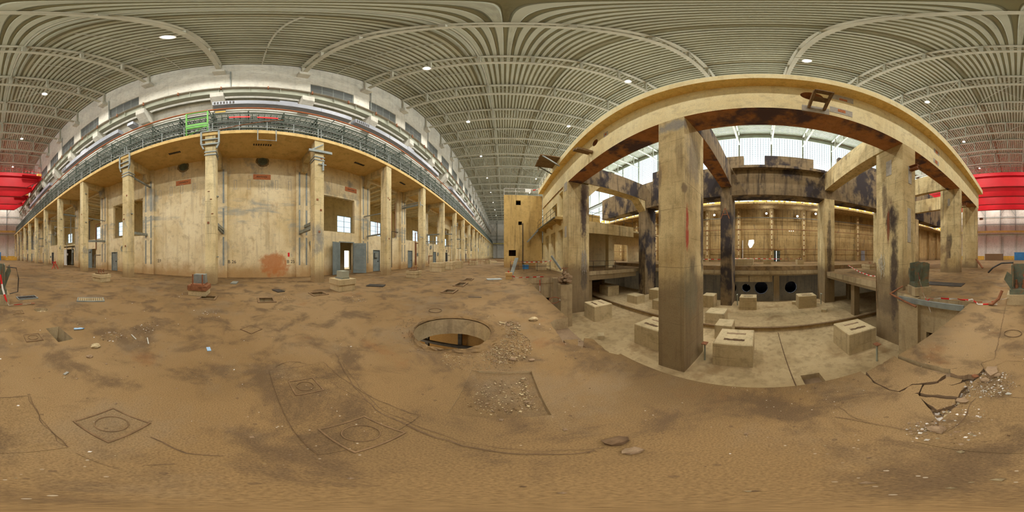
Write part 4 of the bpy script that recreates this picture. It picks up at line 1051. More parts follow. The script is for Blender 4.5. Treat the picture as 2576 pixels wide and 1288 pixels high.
# ------------------------------------------------------------------ railings and tapes
def railing(name, label, pts, h=1.05, mat='steel', step_=1.5, rails=2, r=.022):
    t = thing(name, label, 'railing', pts[0]); o = Vector(pts[0]); P = [Vector(p) - o for p in pts]
    for k in range(rails):
        z = h * (k + 1) / rails; MB().tube([p + Vector((0, 0, z)) for p in P], r, 6).build('rail', M[mat], t)
    for i in range(len(P) - 1):
        n = max(1, round((P[i + 1] - P[i]).length / step_))
        for j in range(n + (i == len(P) - 2)):
            q = P[i].lerp(P[i + 1], j / n); MB().tube([q + Vector((0, 0, .003)), q + Vector((0, 0, h))], r, 6).build('post', M[mat], t)
    return t
def tape(label, pts, wd=.06, seg=.25, seed=1, flutter=.02):
    r = random.Random(seed); P = []
    pts = [Vector(p) for p in pts]; mb = MB(); acc = []
    for i in range(len(pts) - 1):
        n = max(2, int((pts[i + 1] - pts[i]).length / (seg / 2)))
        for j in range(n): acc.append(pts[i].lerp(pts[i + 1], j / n))
    acc.append(pts[-1]); tw = r.uniform(0, 3)
    for i, p in enumerate(acc):
        d = (acc[min(i + 1, len(acc) - 1)] - acc[max(i - 1, 0)]).normalized(); up = Vector((0, 0, 1)) if abs(d.z) < .9 else Vector((1, 0, 0))
        s = d.cross(up).normalized(); u = s.cross(d).normalized(); tw += r.uniform(-.35, .5)
        a = (u * math.cos(tw) + s * math.sin(tw)) * wd / 2; p = p + Vector((0, 0, r.uniform(0, flutter)))
        for q in (p + a, p - a):
            mb.v.append((q.x, q.y, max(q.z, q.z if p.z < -.1 or p.z > .2 else .012)))
    for i in range(len(acc) - 1): mb.f.append((2 * i, 2 * i + 1, 2 * i + 3, 2 * i + 2)); mb.mi.append((i // 2) % 2)
    o = mb.build('barrier_tape', [M['redline'], M['tapew']]); 
    m = o.modifiers.new('s', 'SOLIDIFY'); m.thickness = .003
    return tag(o, label, 'tape')
A = onz(2332, 742, -.05)
tape('red and white tape hanging down from the green grey bracket to the pit wall', [(3.55, -5.15, .95), (3.3, -5.1, .2), (3.15, -5.14, -.15), (2.95, -5.1, -.55)], .055, seed=3)
tape('red and white tape stretched along the rear pit edge to the near bracket', [(3.15, -5.14, -.12), (2.6, -5.2, .05), (2.0, -5.3, .06), (1.4, -5.2, .03), (.8, -5.15, .08), (.25, -5.1, .25)], .06, seed=4)
tape('crumpled second strand of tape lying at the pit corner', [(1.9, -5.3, .03), (1.5, -5.4, .06), (1.2, -5.0, .03), (.6, -5.1, .02)], .05, seed=5)
tape('red and white tape running down the near bracket onto the floor at the far left', [(-.25, -5.15, 1.0), (-.32, -5.1, .55), (-.42, -5.05, .2), (-.5, -4.95, .04), (-.8, -5.0, .03), (-1.35, -5.1, .03)], .06, seed=6)
tape('tape lying from the small pedestal to the front pit edge', [(.25, 11.3, .55), (.45, 11.6, .2), (.9, 11.5, .04), (1.8, 11.75, .04), (2.9, 11.85, .04)], .07, seed=7)
tape('short vertical piece of tape hanging into the pit by the broken wall', [(2.55, 11.55, -.15), (2.56, 11.55, -.6), (2.55, 11.55, -1.25)], .08, .4, seed=8)
tape('tape strung along the railing in front of the tan tower', [(.6, 16.6, 1.05), (2.2, 16.7, .95), (4.2, 16.7, .98), (4.9, 16.6, 1.1)], .09, seed=9)
tape('tape strung over the right hand slab toward the scorched column', [(13.4, -8.0, .7), (11.0, -7.7, .25), (9.6, -7.6, .12), (8.0, -7.7, .1), (7.8, -7.7, .1)], .07, seed=10)
tape('tape strung across the rear platform in front of the green double door', [(23.5, 5.2, 1.25), (24, .8, 1.2), (24, -3, 1.15), (23.5, -6, 1.2)], .09, .4, seed=11)
tape('tape on the rear platform left of the column marked A', [(19, 8.5, 1.2), (20.5, 4.5, 1.15), (21, 4.2, 1.1)], .09, .4, seed=12)
tape('tape streamer over the tower top railing', [(3.2, 22.7, 11.5), (4.2, 22.7, 11.45), (4.9, 22.7, 11.8), (5.0, 22.7, 10.9)], .14, .4, seed=13)

# ------------------------------------------------------------------ tan tower and gallery
TY = 22.6
mb = MB()
th = []
for a, b, c, d in ((1298, 504, 1310, 516), (1304, 557, 1313, 566), (1280, 629, 1298, 644)):
    p = ony(a, b, TY); q = ony(c, d, TY); th.append([(p.x, q.z), (q.x, q.z), (q.x, p.z), (p.x, p.z)])
mb.slab([rect(-.08, 5.33, .003, 10.5)] + th, 0, .4, lambda a, b, u: (a, TY + u, b))
tw = tag(bpy.data.objects.new('tower', None), 'tan board marked concrete tower with small square holes at the end of the front frame', 'tower'); C.objects.link(tw); tw.location = (0, 0, 0)
mb.build('front_wall', M['tower'], tw)
MB().box(-.08, .3, TY + .402, TY + 6, .003, 10.5).build('side_wall', M['tower'], tw); MB().box(4.9, 5.33, TY + .402, TY + 6, .003, 10.5).build('side_wall', M['tower'], tw); MB().box(.302, 4.89, TY + 5.6, TY + 6, .003, 10.5).build('back_wall', M['tower'], tw)
MB().box(.302, 4.89, TY + .402, TY + 5.59, 10.2, 10.48).build('roof', M['tower'], tw); MB().box(.31, 4.88, TY + 1.5, TY + 1.7, .01, 10.1).build('inner_wall', M['dark'], tw)
railing('tower_railing', 'pale railing around the top of the tan tower', [(-.05, TY + 3, 10.51), (-.05, TY + .1, 10.51), (4.8, TY + .1, 10.51)], 1.1, 'white_metal', 1.4)
tag(MB().box(2.9, 3.7, TY + .0, TY + .04, 11.0, 11.6).build('blank_board', M['white_metal']), 'small blank white board on the tower top railing', 'board')
railing('beam_railing', 'long pale railing on top of the front beam toward the tower', [(4.9, 16.0, 11.405), (4.9, 22.3, 11.405)], 1.1, 'white_metal', 1.4)
# wall and piers beneath the front beam toward the tower
mb = MB(); mb.slab([rect(14.31, TY - .001, .003, 8.49), rect(14.5, 15.6, 5.6, 8.2), rect(16.3, 18.2, 5.4, 7.4), rect(14.5, 15.9, .2, 4.2), rect(16.9, 18.6, .2, 4.2), rect(19.6, 21.2, .2, 4.2)], 0, .5, lambda a, b, u: (5.45 + u, a, b), (0, 0, 0)); struct(mb.build('wall_frame_side', M['beam']))
struct(MB().box(6.9, 7.1, 14.5, TY, .003, 8.4).build('wall_frame_inner', M['tower']))
t = thing('walkway', 'cantilevered concrete walkway between frame column and tan tower', 'walkway', (4.6, 13.9, 5.35))
MB().box(0, .84, 0.45, 8.68, -.25, 0).build('deck', M['tower'], t); MB().tube([(-.06, .4, -.1), (-.06, 8.6, -.1)], .07, 8).build('edge_pipe', M['steel'], t)
for k in range(3): MB().slab([[(0.1, -.26), (.84, -.26), (.84, -.7)]], 1.2 + 2.8 * k, 1.45 + 2.8 * k, lambda a, b, u: (a, u, b)).build('bracket', M['tower'], t)
railing('walkway_railing', 'grey pipe railing along the cantilevered walkway', [(4.66, 14.4, 5.355), (4.66, 22.4, 5.355)], 1.1, 'darksteel', 1.6)
st = thing('steel_stair', 'steep steel stair falling from the walkway across the tower face', 'stair', (4.59, 22.2, 5.2))
for dy in (0, -.5): MB().bar((0, dy, 0), (-1.5, dy, -1.7), .05, .16).build('stringer', M['steel'], st)
for k in range(7): MB().box(-.15 - k * .21, .08 - k * .21, -.46, -.04, -.16 - k * .24, -.13 - k * .24).build('tread', M['steel'], st)
tag(MB().tube([(2.55, TY - .1, .05), (2.55, TY - .1, 6.2)], .06, 8).build('wall_pipe', M['darksteel']), 'thin vertical pipe on the face of the tan tower', 'pipe')
# rooms behind: left of the far frame columns
GY = 14.75
t = thing('cross_gallery', 'dirty concrete gallery bridging between the far frame columns', 'gallery', (11.4, GY, 5.4))
MB().box(-3.9, 4.0, .46, 2.4, -.25, 0).build('deck', M['frame'], t); MB().box(-3.9, 4.0, .46, .9, -1.3, -.26).build('edge_beam', M['frame'], t)
railing('gallery_railing', 'dark railing on the gallery between the far frame columns', [(7.6, GY + .55, 5.405), (15.3, GY + .55, 5.405)], 1.1, 'darksteel', 1.5)
railing('slab_railing', 'broken grey railing on the ground slab between the far frame columns', [(7.6, GY + .3, .002), (12.2, GY + .3, .002)], 1.05, 'darksteel', 1.5)
for i, (x, y, wx, wy, lb) in enumerate(((8.2, 19.5, .9, .5, 'pale flat pier left on the slab behind the far frame'), (10.2, 20.2, .5, .6, 'narrow pier beside the dark door behind the far frame'), (13.6, 18.2, .7, .7, 'square yellow pier right of the pale wall behind the far frame'))):
    tag(MB().cbox(x, y, .003, wx, wy, 5.0 if y > 17.2 else 4.0).build('concrete_pier', M['backroom'] if i else M['wall']), lb, 'pier')
mb = MB(); mb.slab([rect(7.11, 24, .003, 5.1), rect(9.0, 9.8, .05, 2.9), rect(17.2, 20.4, .05, 3.6)], 0, .3, lambda a, b, u: (a, 21.6 + u, b)); struct(mb.build('wall_machine_room', M['backroom']))
struct(MB().box(7.11, 24, 17.2, 22, 5.12, 5.38).build('gallery_floor', M['frame']))
tag(MB().cbox(10.8, 18.6, 5.39, 2.2, 1.4, 1.6).build('concrete_hut', M['tower']), 'squat yellow concrete cube on the gallery between the far columns', 'concrete block')

# ------------------------------------------------------------------ foundation blocks in the pit
def block(x0, x1, y0, y1, zb, h, lb, pockets=True):
    t = thing('foundation_block', lb, 'concrete block', ((x0 + x1) / 2, (y0 + y1) / 2, zb + .003)); wx, wy = (x1 - x0) / 2, (y1 - y0) / 2
    b = .04; mb = MB()
    mb.add([(-wx, -wy, 0), (wx, -wy, 0), (wx, wy, 0), (-wx, wy, 0), (-wx, -wy, h - b), (wx, -wy, h - b), (wx, wy, h - b), (-wx, wy, h - b), (-wx + b, -wy + b, h), (wx - b, -wy + b, h), (wx - b, wy - b, h), (-wx + b, wy - b, h)],
           [(3, 2, 1, 0), (0, 1, 5, 4), (1, 2, 6, 5), (2, 3, 7, 6), (3, 0, 4, 7), (4, 5, 9, 8), (5, 6, 10, 9), (6, 7, 11, 10), (7, 4, 8, 11), (8, 9, 10, 11)])
    bd = mb.build('body', M['block'], t)
    if pockets:
        for s in (-.45, .35):
            r = random.Random(int(x0 * 100 + s * 10)); L = []
            n = 14
            for k in range(n):
                u = -1 + 2 * k / (n - 1); L.append((s * wx - .08 + r.uniform(-.02, .02), u * wy * .55))
            for k in range(n):
                u = 1 - 2 * k / (n - 1); L.append((s * wx + .08 + r.uniform(-.03, .03), u * wy * .55))
            m2 = MB(); m2.slab([L], h + .001, h + .012); m2.build('anchor_scar', M['rubble'] if s > 0 else M['crack'], bd)
    return t
block(6.35, 8.0, .3, 1.92, LOW, 1.3, 'large foundation block nearest the pit edge, right of the huge column')
block(6.35, 8.0, -5.45, -3.85, LOW, 1.3, 'large foundation block beside the scorched right column')
block(6.35, 8.0, 4.6, 6.2, LOW, 1.3, 'large foundation block half hidden left of the huge column')
block(6.35, 8.0, 10.3, 11.9, LOW, 1.3, 'foundation block before the leftmost frame column in the pit')
block(9.0, 10.1, 1.6, 2.6, LOW, 1.0, 'smaller foundation block just behind the large nearest one', False)
block(10.6, 11.9, 2.4, 3.75, LOW2, .85, 'low foundation block on the step behind the huge column', False)
block(14.2, 15.4, .35, 1.85, LOW2, 1.2, 'far foundation block in front of the round culverts', True)
block(14.2, 15.4, -5.1, -3.4, LOW2, 1.2, 'far foundation block left of the rear right column')
block(14.2, 15.4, 4.2, 5.3, LOW2, 1.2, 'far foundation block beside the column marked A', False)
block(11.6, 12.8, 11.0, 12.4, LOW2, .85, 'low wide foundation block with a dark lid under the left slab', False)
block(14.0, 15.3, 10.2, 11.4, LOW2, 1.2, 'far foundation block near the far left rear column', False)
block(11.5, 12.7, 8.0, 9.0, LOW2, .9, 'foundation block peeking out left of the huge column', False)
block(11.5, 13.2, 15.6, 17.4, LOW2, 1.2, 'foundation block in the dark below the left slab', False)
def brick_bit(px, py, z, s, lb, mat='block'):
    p = onz(px, py, z); o = MB().cbox(0, 0, 0, s * 1.5, s, s * .8).build('broken_block', M[mat], None, (p.x, p.y, z + .003)); o.rotation_euler = (0, 0, 1.0); return tag(o, lb, 'rubble')
brick_bit(2073, 784, LOW2, .3, 'small pale concrete lump on the pit step')
brick_bit(2000, 765, LOW2, .35, 'flat concrete lump left of the far right foundation block')
brick_bit(1512, 850, LOW, .35, 'grey slab fragment lying on the pit floor by the broken edge')
for px, py, lb in ((1773, 905, 'short steel post with flat top beside the huge column'), (2206, 908, 'short steel post with flat top beside the scorched column')):
    p = onz(px, py, LOW); t = thing('guide_post', lb, 'post', (p.x, p.y, LOW + .003)); MB().tube([(0, 0, 0), (0, 0, 1.02)], .045, 8).build('tube', M['girder'], t); MB().box(-.14, .14, -.12, .12, 1.02, 1.05).build('top_plate', M['rust'], t)
for px, py, lb in ((2065, 765, 'thin guide post beside the far right foundation block'), (1855, 768, 'thin guide post beside the column marked A')):
    p = onz(px, py, LOW2); t = thing('guide_post', lb, 'post', (p.x, p.y, LOW2 + .003)); MB().tube([(0, 0, 0), (0, 0, 1.1)], .045, 8).build('tube', M['girder'], t); MB().box(-.3, .1, -.05, .05, 1.1, 1.15).build('arm', M['girder'], t)

# broken stump and steel on the pit end walls
t = thing('broken_stump', 'broken concrete column stump rising over the front pit edge', 'broken column', (4.15, 10.7, LOW + .003))
MB().box(-.42, .42, -.35, .35, 0, 3.2).build('shaft', M['pitwall'], t)
mb = MB(); r = random.Random(8)
for q in range(46):
    a = r.uniform(0, 6.28); d = r.uniform(0, .45); zz = 3.22 + r.uniform(0, 1) * max(.1, .95 - d * 1.2); S = r.uniform(.09, .2); n = 7
    cx_, cy2 = d * math.cos(a) * 1.05, d * math.sin(a) * .8; base_ = len(mb.v)
    for j_, (rr_, dz) in enumerate(((.55, -.7), (1, -.3), (.95, .35), (.5, .75))):
        for k in range(n): t_ = 2 * math.pi * k / n; q_ = S * rr_ * r.uniform(.75, 1.2); mb.v.append((cx_ + q_ * math.cos(t_), cy2 + q_ * math.sin(t_), zz + S * dz * r.uniform(.8, 1.15)))
    for j_ in range(3):
        for k in range(n): mb.f.append((base_ + j_ * n + k, base_ + j_ * n + (k + 1) % n, base_ + (j_ + 1) * n + (k + 1) % n, base_ + (j_ + 1) * n + k)); mb.mi.append(0)
    mb.f.append(tuple(base_ + k for k in range(n))[::-1]); mb.f.append(tuple(base_ + 3 * n + k for k in range(n))); mb.mi += [0, 0]
mb.build('crumbled_head', M['rubble'], t)
for k in range(5): MB().tube([(r.uniform(-.3, .3), r.uniform(-.3, .3), 4.1), (r.uniform(-.4, .4), r.uniform(-.4, .4), 4.35), (r.uniform(-.6, .6), r.uniform(-.4, .4), 4.3)], .012, 5).build('bent_rebar', M['rust'], t)
t = thing('pipe_ring', 'cut oval pipe flange hanging on the broken stump', 'pipe', (3.3, 10.4, -1.45)); mb = MB(); mb.tube([(.36 * math.cos(a / 10 * 3.1416), 0.05, .22 * math.sin(a / 10 * 3.1416)) for a in range(21)], .035, 6); mb.build('ring', M['rust'], t); MB().tube([(.33, .05, 0), (.75, .05, -.12)], .07, 8).build('stub', M['greypatch'], t)
tag(MB().box(1.7, 4.45, -5.118, -5.04, -.28, -.08).build('steel_beam', M['steel']), 'grey steel beam bolted along the rear pit wall', 'steel beam')
tag(MB().tube([(5.30, -6.30, .05), (4.9, -5.0, -.05), (3.5, -4.95, -.35)], .04, 6).build('loose_pipe', M['rust']), 'bent thin pipe from the scorched column to the green grey bracket', 'pipe')
tag(MB().tube([(7.45, -6.3, 1.2), (7.2, -6.2, .2), (7.3, -6.3, -.8), (7.2, -6.25, -1.6)], .035, 6).build('hanging_hose', M['wood']), 'torn hose hanging beside the scorched column over the slab edge', 'hose')

# ------------------------------------------------------------------ machine pedestals on the floor
def pedestal(x, y, w_, d_, h, top, lb, base='block', rz=0):
    t = thing('machine_pedestal', lb, 'pedestal', (x, y, 0.002), rz)
    mb = MB(); mb.box(-w_ / 2, w_ / 2, -d_ / 2, d_ / 2, 0, h * .55); mb.build('base', M[base], t)
    mb = MB(); mb.box(-w_ / 2 - .03, w_ / 2 + .03, -d_ / 2 - .03, d_ / 2 + .03, h * .55, h); mb.build('capping', M['rust'] if top == 'rusty' else M[base], t)
    if top == 'rusty':
        MB().box(-.32, .05, -.24, .24, h + .05, h + .42).build('steel_box', M['steel'], t); mb = MB(); mb.slab([[(-.33, .1), (-.6, .02), (-.45, .22), (-.33, .36)]], -.2, .2, lambda a, b, u: (a, u, h + b)); mb.build('torn_plate', M['steel'], t)
        for a, b in ((-.3, -.2), (.28, .2), (.28, -.2)): MB().tube([(a, b, h), (a, b, h + .45 if a > 0 else h + .1)], .03, 6).build('anchor_bolt', M['rust'], t)
        MB().box(-.34, .34, -.26, .26, h + .001, h + .049).build('sole_plate', M['rust'], t)
    elif top == 'box':
        MB().box(-.28, .28, -.22, .22, h, h + .05).build('sole_plate', M['steel'], t); MB().box(-.2, .3, -.18, .18, h + .051, h + .36).build('steel_box', M['girder'], t)
    elif top == 'bolts':
        MB().cbox(0, 0, h, w_ * .7, d_ * .7, .1).build('sole_plate', M['wood'], t)
        for a in (-.18, .02, .2): MB().tube([(a, 0, h + .1), (a + .02, 0, h + .32)], .035, 6).build('anchor_bolt', M['rust'], t)
    return t
pedestal(-6.4, -1.98, .72, .72, .42, 'rusty', 'rusty brown pedestal with a torn grey steel box near the colonnade')
pedestal(-6.4, 4.15, .85, .85, .55, 'box', 'pale pedestal with a small grey box before the double door')
pedestal(-6.4, -8.1, .8, .8, .45, 'bolts', 'crumbling brick pedestal with upright bolts on the far left')
pedestal(-6.4, 10.3, .8, .8, .5, 'bolts', 'low pedestal with bolts before the column right of the double door')
pedestal(-6.7, 15.4, 1.3, 1.1, .9, '', 'first of three plain low concrete blocks in a row along the colonnade')
pedestal(-6.5, 18.4, 1.2, 1.1, .9, '', 'middle of three plain low concrete blocks along the colonnade')
pedestal(-6.3, 21.4, 1.2, 1.1, .9, '', 'farthest of three plain low concrete blocks along the colonnade')
pedestal(-5.5, 28.9, 1.3, 1.2, .7, 'bolts', 'distant low pedestal beside the far barrier railing')
pedestal(-3.5, 33, 1.3, 1.2, .7, 'bolts', 'farthest low pedestal in the hall')
pedestal(.3, 11.2, .42, .42, .45, '', 'small square concrete pedestal at the front pit corner', 'tower')
pedestal(20.5, 2.2, 3.4, 2.6, .0001 + .75, '', 'wide low concrete base on the rear platform').location.z = .503
pedestal(22.2, -.9, 1.0, 1.0, .6, '', 'small concrete block on the rear platform below a wall column').location.z = .503
pedestal(20.4, -5.0, 1.1, .8, .6, 'bolts', 'grey block with tape on the rear platform').location.z = .503
pedestal(15.8, -12.6, 1.6, 1.4, .55, 'bolts', 'low brick pedestal on the right hand slab')
# leaning gratings and props by the front pit edge
tag(MB().bar((.45, 11.9, .05), (.95, 12.5, 1.45), .3, .05).build('leaning_ladder', M['steel']), 'grey steel ladder piece leaning at the small pedestal', 'ladder')
tag(MB().bar((3.5, 11.8, 1.6), (3.98, 11.0, .6), .1, .14).build('steel_prop', M['steel']), 'grey steel prop leaning on the broken stump', 'steel prop')
railing('pit_railing', 'dark railing across the slab before the tan tower', [(.6, 16.7, .002), (4.8, 16.7, .002)], 1.05, 'darksteel', 1.6)
for i, (x, y, a, b, h, m, lb) in enumerate(((1.2, 19.5, 1.0, .8, .6, 'wood', 'timber crate behind the railing by the tower'), (2.6, 20.0, .7, .6, .5, 'blue', 'dark blue box behind the railing by the tower'), (4.2, 18.4, 1.1, .8, .7, 'block', 'concrete block behind the railing by the tower'))):
    t = thing('storage_box', lb, 'box', (x, y, .002)); MB().cbox(0, 0, 0, a, b, h * .85).build('body', M[m], t); MB().cbox(0, 0, h * .85 + .001, a + .04, b + .04, h * .15).build('lid', M[m], t)

# the two big torn steel brackets on masonry
def torn(x, y, rz, lb, s=1.0):
    t = thing('torn_bracket', lb, 'machine bracket', (x, y, .002), rz)
    MB().box(-.42, .42, -.36, .36, 0, .34).build('masonry_base', M['pitwall'], t)
    MB().box(-.34, .34, -.30, .30, .341, .5).build('sole_plate', M['oldgreen'], t)
    for s in (-1, 1): MB().slab([[(-.30, .501), (.30, .501), (.36, 1.28), (.1, 1.36), (-.30, 1.30)]], s * .27 - .015, s * .27 + .015, lambda a, b, u: (u, a, b)).build('side_plate', M['oldgreen'], t)
    MB().box(-.24, .24, .26, .29, .502, 1.33).build('back_plate', M['oldgreen'], t)
    MB().slab([[(-.285, .502), (-.52, .85), (-.42, 1.1), (-.285, 1.0)]], -.29, -.27, lambda a, b, u: (a, u, b)).build('gusset', M['oldgreen'], t)
    MB().slab([[(.285, .502), (.5, 1.1), (.44, 1.32), (.285, 1.0)]], -.1, -.08, lambda a, b, u: (a, u, b)).build('gusset', M['oldgreen'], t)
    for a in (-.12, .12): mb = MB(); mb.lathe([(.06, .502), (.06, .62), (.035, .62), (.035, .8), (0, .8)], 6, (a, 0, 0)); mb.build('anchor_bolt', M['rust'], t)
    return t
torn(3.85, -5.65, 2.6, 'torn green grey steel bracket on masonry beside the scorched column')
b2 = torn(-.12, -5.5, 3.14, 'torn green grey steel bracket at the photo side edge, cable beside it')
tag(MB().tube([(-.45, -5.2, 1.25), (-.75, -5.1, 1.22), (-.82, -5.08, .9), (-.8, -5.1, .45), (-.55, -5.15, .38)], .018, 6).build('bent_hose', M['darksteel']), 'thin dark hose looping from the bracket down to its base', 'hose')
tag(MB().tube([(.1, -5.4, 1.38), (.5, -5.45, 1.36), (.8, -5.5, 1.2), (.98, -5.6, 1.02)], .03, 6).build('bent_cable', M['darksteel']), 'stiff cable springing sideways from the top of the bracket', 'cable')
tag(MB().tube([(.45, -5.1, .5), (.55, -5.05, .25), (.75, -5.0, .06), (.85, -5.05, .05)], .05, 8).build('pipe_piece', M['rust']), 'crooked rusty pipe piece leaning at the near bracket', 'pipe')
t = thing('folding_barrier', 'small red folding barrier standing before the far colonnade', 'barrier', (-7.4, -18.8, .003), .5)
for a, b in (((-.3, 0, 0), (.3, .1, .95)), ((.3, 0, 0), (-.3, .1, .95)), ((-.3, .5, 0), (.3, .4, .95))): MB().bar(a, b, .05).build('leg', M['redline'], t)
MB().bar((-.35, .05, .8), (.35, .3, .8), .1).build('crossbar', M['redline'], t)
for x, y, lb in ((-6.5, 26.5, 'grey barrier railing nearest to the three low blocks'), (-5.2, 31.0, 'far grey barrier railing deep in the hall')): railing('barrier_railing', lb, [(x - 1.6, y, .002), (x + 1.6, y + .2, .002)], 1.0, 'rust', 1.0)
for i in range(4):
    tag(MB().cbox(-3.0 + i * 1.9 % 5, 40 + i * 7, .002, 2.4, 1.2, .3 + .15 * (i % 2)).build('timber_stack', M['wood' if i % 2 else 'block']), 'low stack of boards far down the hall', 'stack', 'far stacks of boards')

# ------------------------------------------------------------------ doors and lettering of the left wall
def leaf(parent, w_, h, mat, panels=False):
    o = MB().box(0, w_, -.025, .025, 0, h).build('door_leaf', M[mat], parent)
    if panels:
        for z0, z1 in ((.1, .48), (.52, .85), (.88, .98)):
            mb = MB(); mb.slab([rect(.12, w_ - .12, z0 * h, z1 * h), rect(.17, w_ - .17, z0 * h + .05, z1 * h - .05)], .026, .04, lambda a, b, u: (a, u, b)); mb.v += []; mb.build('panel', M['steel'], o)
            mb = MB(); mb.slab([rect(.12, w_ - .12, z0 * h, z1 * h), rect(.17, w_ - .17, z0 * h + .05, z1 * h - .05)], -.04, -.026, lambda a, b, u: (a, u, b)); mb.build('panel', M['steel'], o)
    return o
di = 1
t = thing('door_%d' % di, None, None, (WX + .03, 7.5, .05)); struct(t); di += 1
lf1 = leaf(t, 1.15, 2.72, 'door'); lf1.location = (0.03, 0, 0); lf1.rotation_euler = (0, 0, math.radians(-62))
lf2 = leaf(t, 1.15, 2.72, 'door', True); lf2.location = (0.03, 1.5, 0); lf2.rotation_euler = (0, 0, math.radians(48))
mb = MB(); mb.slab([rect(-.05, 1.55, 0, 2.83), rect(.05, 1.45, 0.002, 2.74)], -.05, .02, lambda a, b, u: (u, a, b)); mb.build('door_frame', M['steel'], t)
def door(y0, y1, h, mat, ajar=0, nm=None):
    global di
    t = thing('door_%d' % di, None, None, (WX + .02, y0, .04)); struct(t); di += 1
    l = leaf(t, y1 - y0 - .1, h - .08, mat); l.location = (-.10, .05, 0); l.rotation_euler = (0, 0, math.radians(90 - ajar))
    mb = MB(); mb.slab([rect(0, y1 - y0, 0, h - .01), rect(.05, y1 - y0 - .05, 0.002, h - .06)], -.06, .02, lambda a, b, u: (u, a, b)); mb.build('door_frame', M['steel'], t)
    MB().box(-.065, -.02, y1 - y0 - .3, y1 - y0 - .2, .95, 1.05).build('door_handle', M['darksteel'], t)
for i, a in enumerate(doors):
    if a[2] in (2.8,): continue
    if a[2] > 2.45:
        t = thing('door_%d' % di, None, None, (WX + .02, a[0], .04)); struct(t); di += 1
        l = leaf(t, (a[1] - a[0]) * (.5 if a[2] < 2.6 else .3), a[2] - .05, 'door' if a[2] < 2.6 else 'white_metal'); l.location = (-.08, .02, 0); l.rotation_euler = (0, 0, math.radians(90)); continue
    door(a[0], a[1], a[2], ('door', 'darksteel', 'door', 'door')[i % 4] if a[2] > 2.05 else 'steel', 0)
# green bags in a doorway far left, louvre vents, port ring
mb = MB(); mb.lathe([(.24, 0), (.33, 0), (.33, .06), (.24, .06), (.24, 0)], 24); mb.v = [(WX + .003 + z, -11.6 + x, 2.35 + y) for x, y, z in mb.v]; mb.build('port_ring', M['girder'], wl)
for y, z, rr_ in ((4.95, 2.6, .33), (20.8, 3.0, .33)):
    mb = MB(); mb.lathe([(0, .05), (rr_, .05), (rr_, 0)], 20); mb.v = [(WX + .24 + zz, y + x, z + yy) for x, yy, zz in mb.v]; mb.build('round_lid', M['steel'], wl)
for (px, py) in ((461, 459), (659, 445), (883, 478)):
    v = onx(px, py, WX + .02); o = MB().box(WX + .001, WX + .012, v.y - .65, v.y + .65, v.z - .24, v.z + .24).build('brick_patch', M['brick'], wl)
    MB().box(WX + .0125, WX + .03, v.y - .4, v.y + .4, v.z - .04, v.z + .06).build('slot', M['rust'], o)
for (px, py) in ((461, 420), (661, 406)):
    v = onx(px, py, WX + .02)
    mb = MB(); mb.lathe([(.0, .02), (.26, .02), (.30, .05), (.36, .05), (.38, 0)], 20); mb.v = [(WX + .002 + z, v.y + x, v.z + y) for x, y, z in mb.v]; mb.build('fan_vent', M['green'], wl)
    mb = MB(); mb.slab([circ(0, 0, .52, 20, .07)], 0, .008, lambda a, b, u: (WX + .0008 + u * .1, v.y + a, v.z + b)); mb.build('soot_ring', M['soot'], wl)
for (px, py) in ((403, 490), (430, 481), (457, 475), (488, 472), (592, 464), (626, 464), (662, 465), (696, 465), (729, 467)):
    v = onx(px, py, WX + .02); mb = MB(); mb.slab([rect(v.y - .11, v.y + .11, v.z - .42, v.z + .42), rect(v.y - .085, v.y + .085, v.z - .395, v.z + .395)], 0, .012, lambda a, b, u: (WX + .001 + u, a, b)); mb.build('slot_outline', M['greypatch'], wl)
v = onx(508, 561, WX); mb = MB(); mb.slab([rect(v.y - .32, v.y + .32, v.z - .32, v.z + .32), rect(-3.06, -2.74, 4.14, 4.46)] if 0 else [rect(-3.2, -2.6, 4.0, 4.6), rect(-3.05, -2.75, 4.15, 4.45)], 0, .02, lambda a, b, u: (WX + .001 + u, a, b)); mb.build('niche_frame', M['greypatch'], wl)
RW = (math.radians(90), 0, math.radians(90))
text('lettering_B_25', 'B 25', .34, (WX + .245, 3.35, 1.05), RW, M['letter'], wl); MB().box(WX + .223, WX + .232, 3.0, 3.71, .95, 1.42).build('number_plate', M['tapew'], wl) if 0 else None
MB().box(WX + .0008, WX + .006, 2.85, 3.53, .93, 1.45).build('number_field', M['backroom'], wl)
bpy.data.objects['lettering_B_25'].location = (WX + .012, 3.19, 1.06)
text('lettering_B_26', 'B 26', .34, (WX + .008, -1.22, 1.06), RW, M['letter'], wl)
text('lettering_B_24', 'B 24', .34, (WX + .008, 9.55, 1.06), RW, M['letter'], wl)
text('lettering_27', '27', .34, (WX + .008, -7.3, 1.06), RW, M['letter'], wl)
MB().box(WX + .002, WX + .006, 2.95, 3.10, 1.55, 1.85).build('red_mark', M['redline'], wl)
va = onx(1824, 537, 15.3); fr_ = bpy.data.objects['turbine_frame']; mb = MB()
ax, ay, az_ = RX0 - .012, va.y, va.z + Z0
for p_, q_ in (((ay + .42, az_ - .55), (ay + .03, az_ + .55)), ((ay - .42, az_ - .55), (ay - .03, az_ + .55)), ((ay + .27, az_ - .12), (ay - .27, az_ - .12))):
    mb.bar((ax, p_[0], p_[1]), (ax, q_[0], q_[1]), .012 if 0 else .075, .075)
mb.v = [(ax + (x - ax) * .15, y, z) for x, y, z in mb.v]
mb.build('painted_letter_A', M['rust'], fr_)
# orange stain where the wall was painted with primer
mb = MB(); r = random.Random(2); L = []
for k in range(26):
    a = 2 * math.pi * k / 26; L.append((2.05 + .85 * math.cos(a) * r.uniform(.7, 1.15), 1.1 + .62 * math.sin(a) * r.uniform(.6, 1.2) - .25 * math.cos(a)))
n = N('orange wall stain'); base = M['wall']
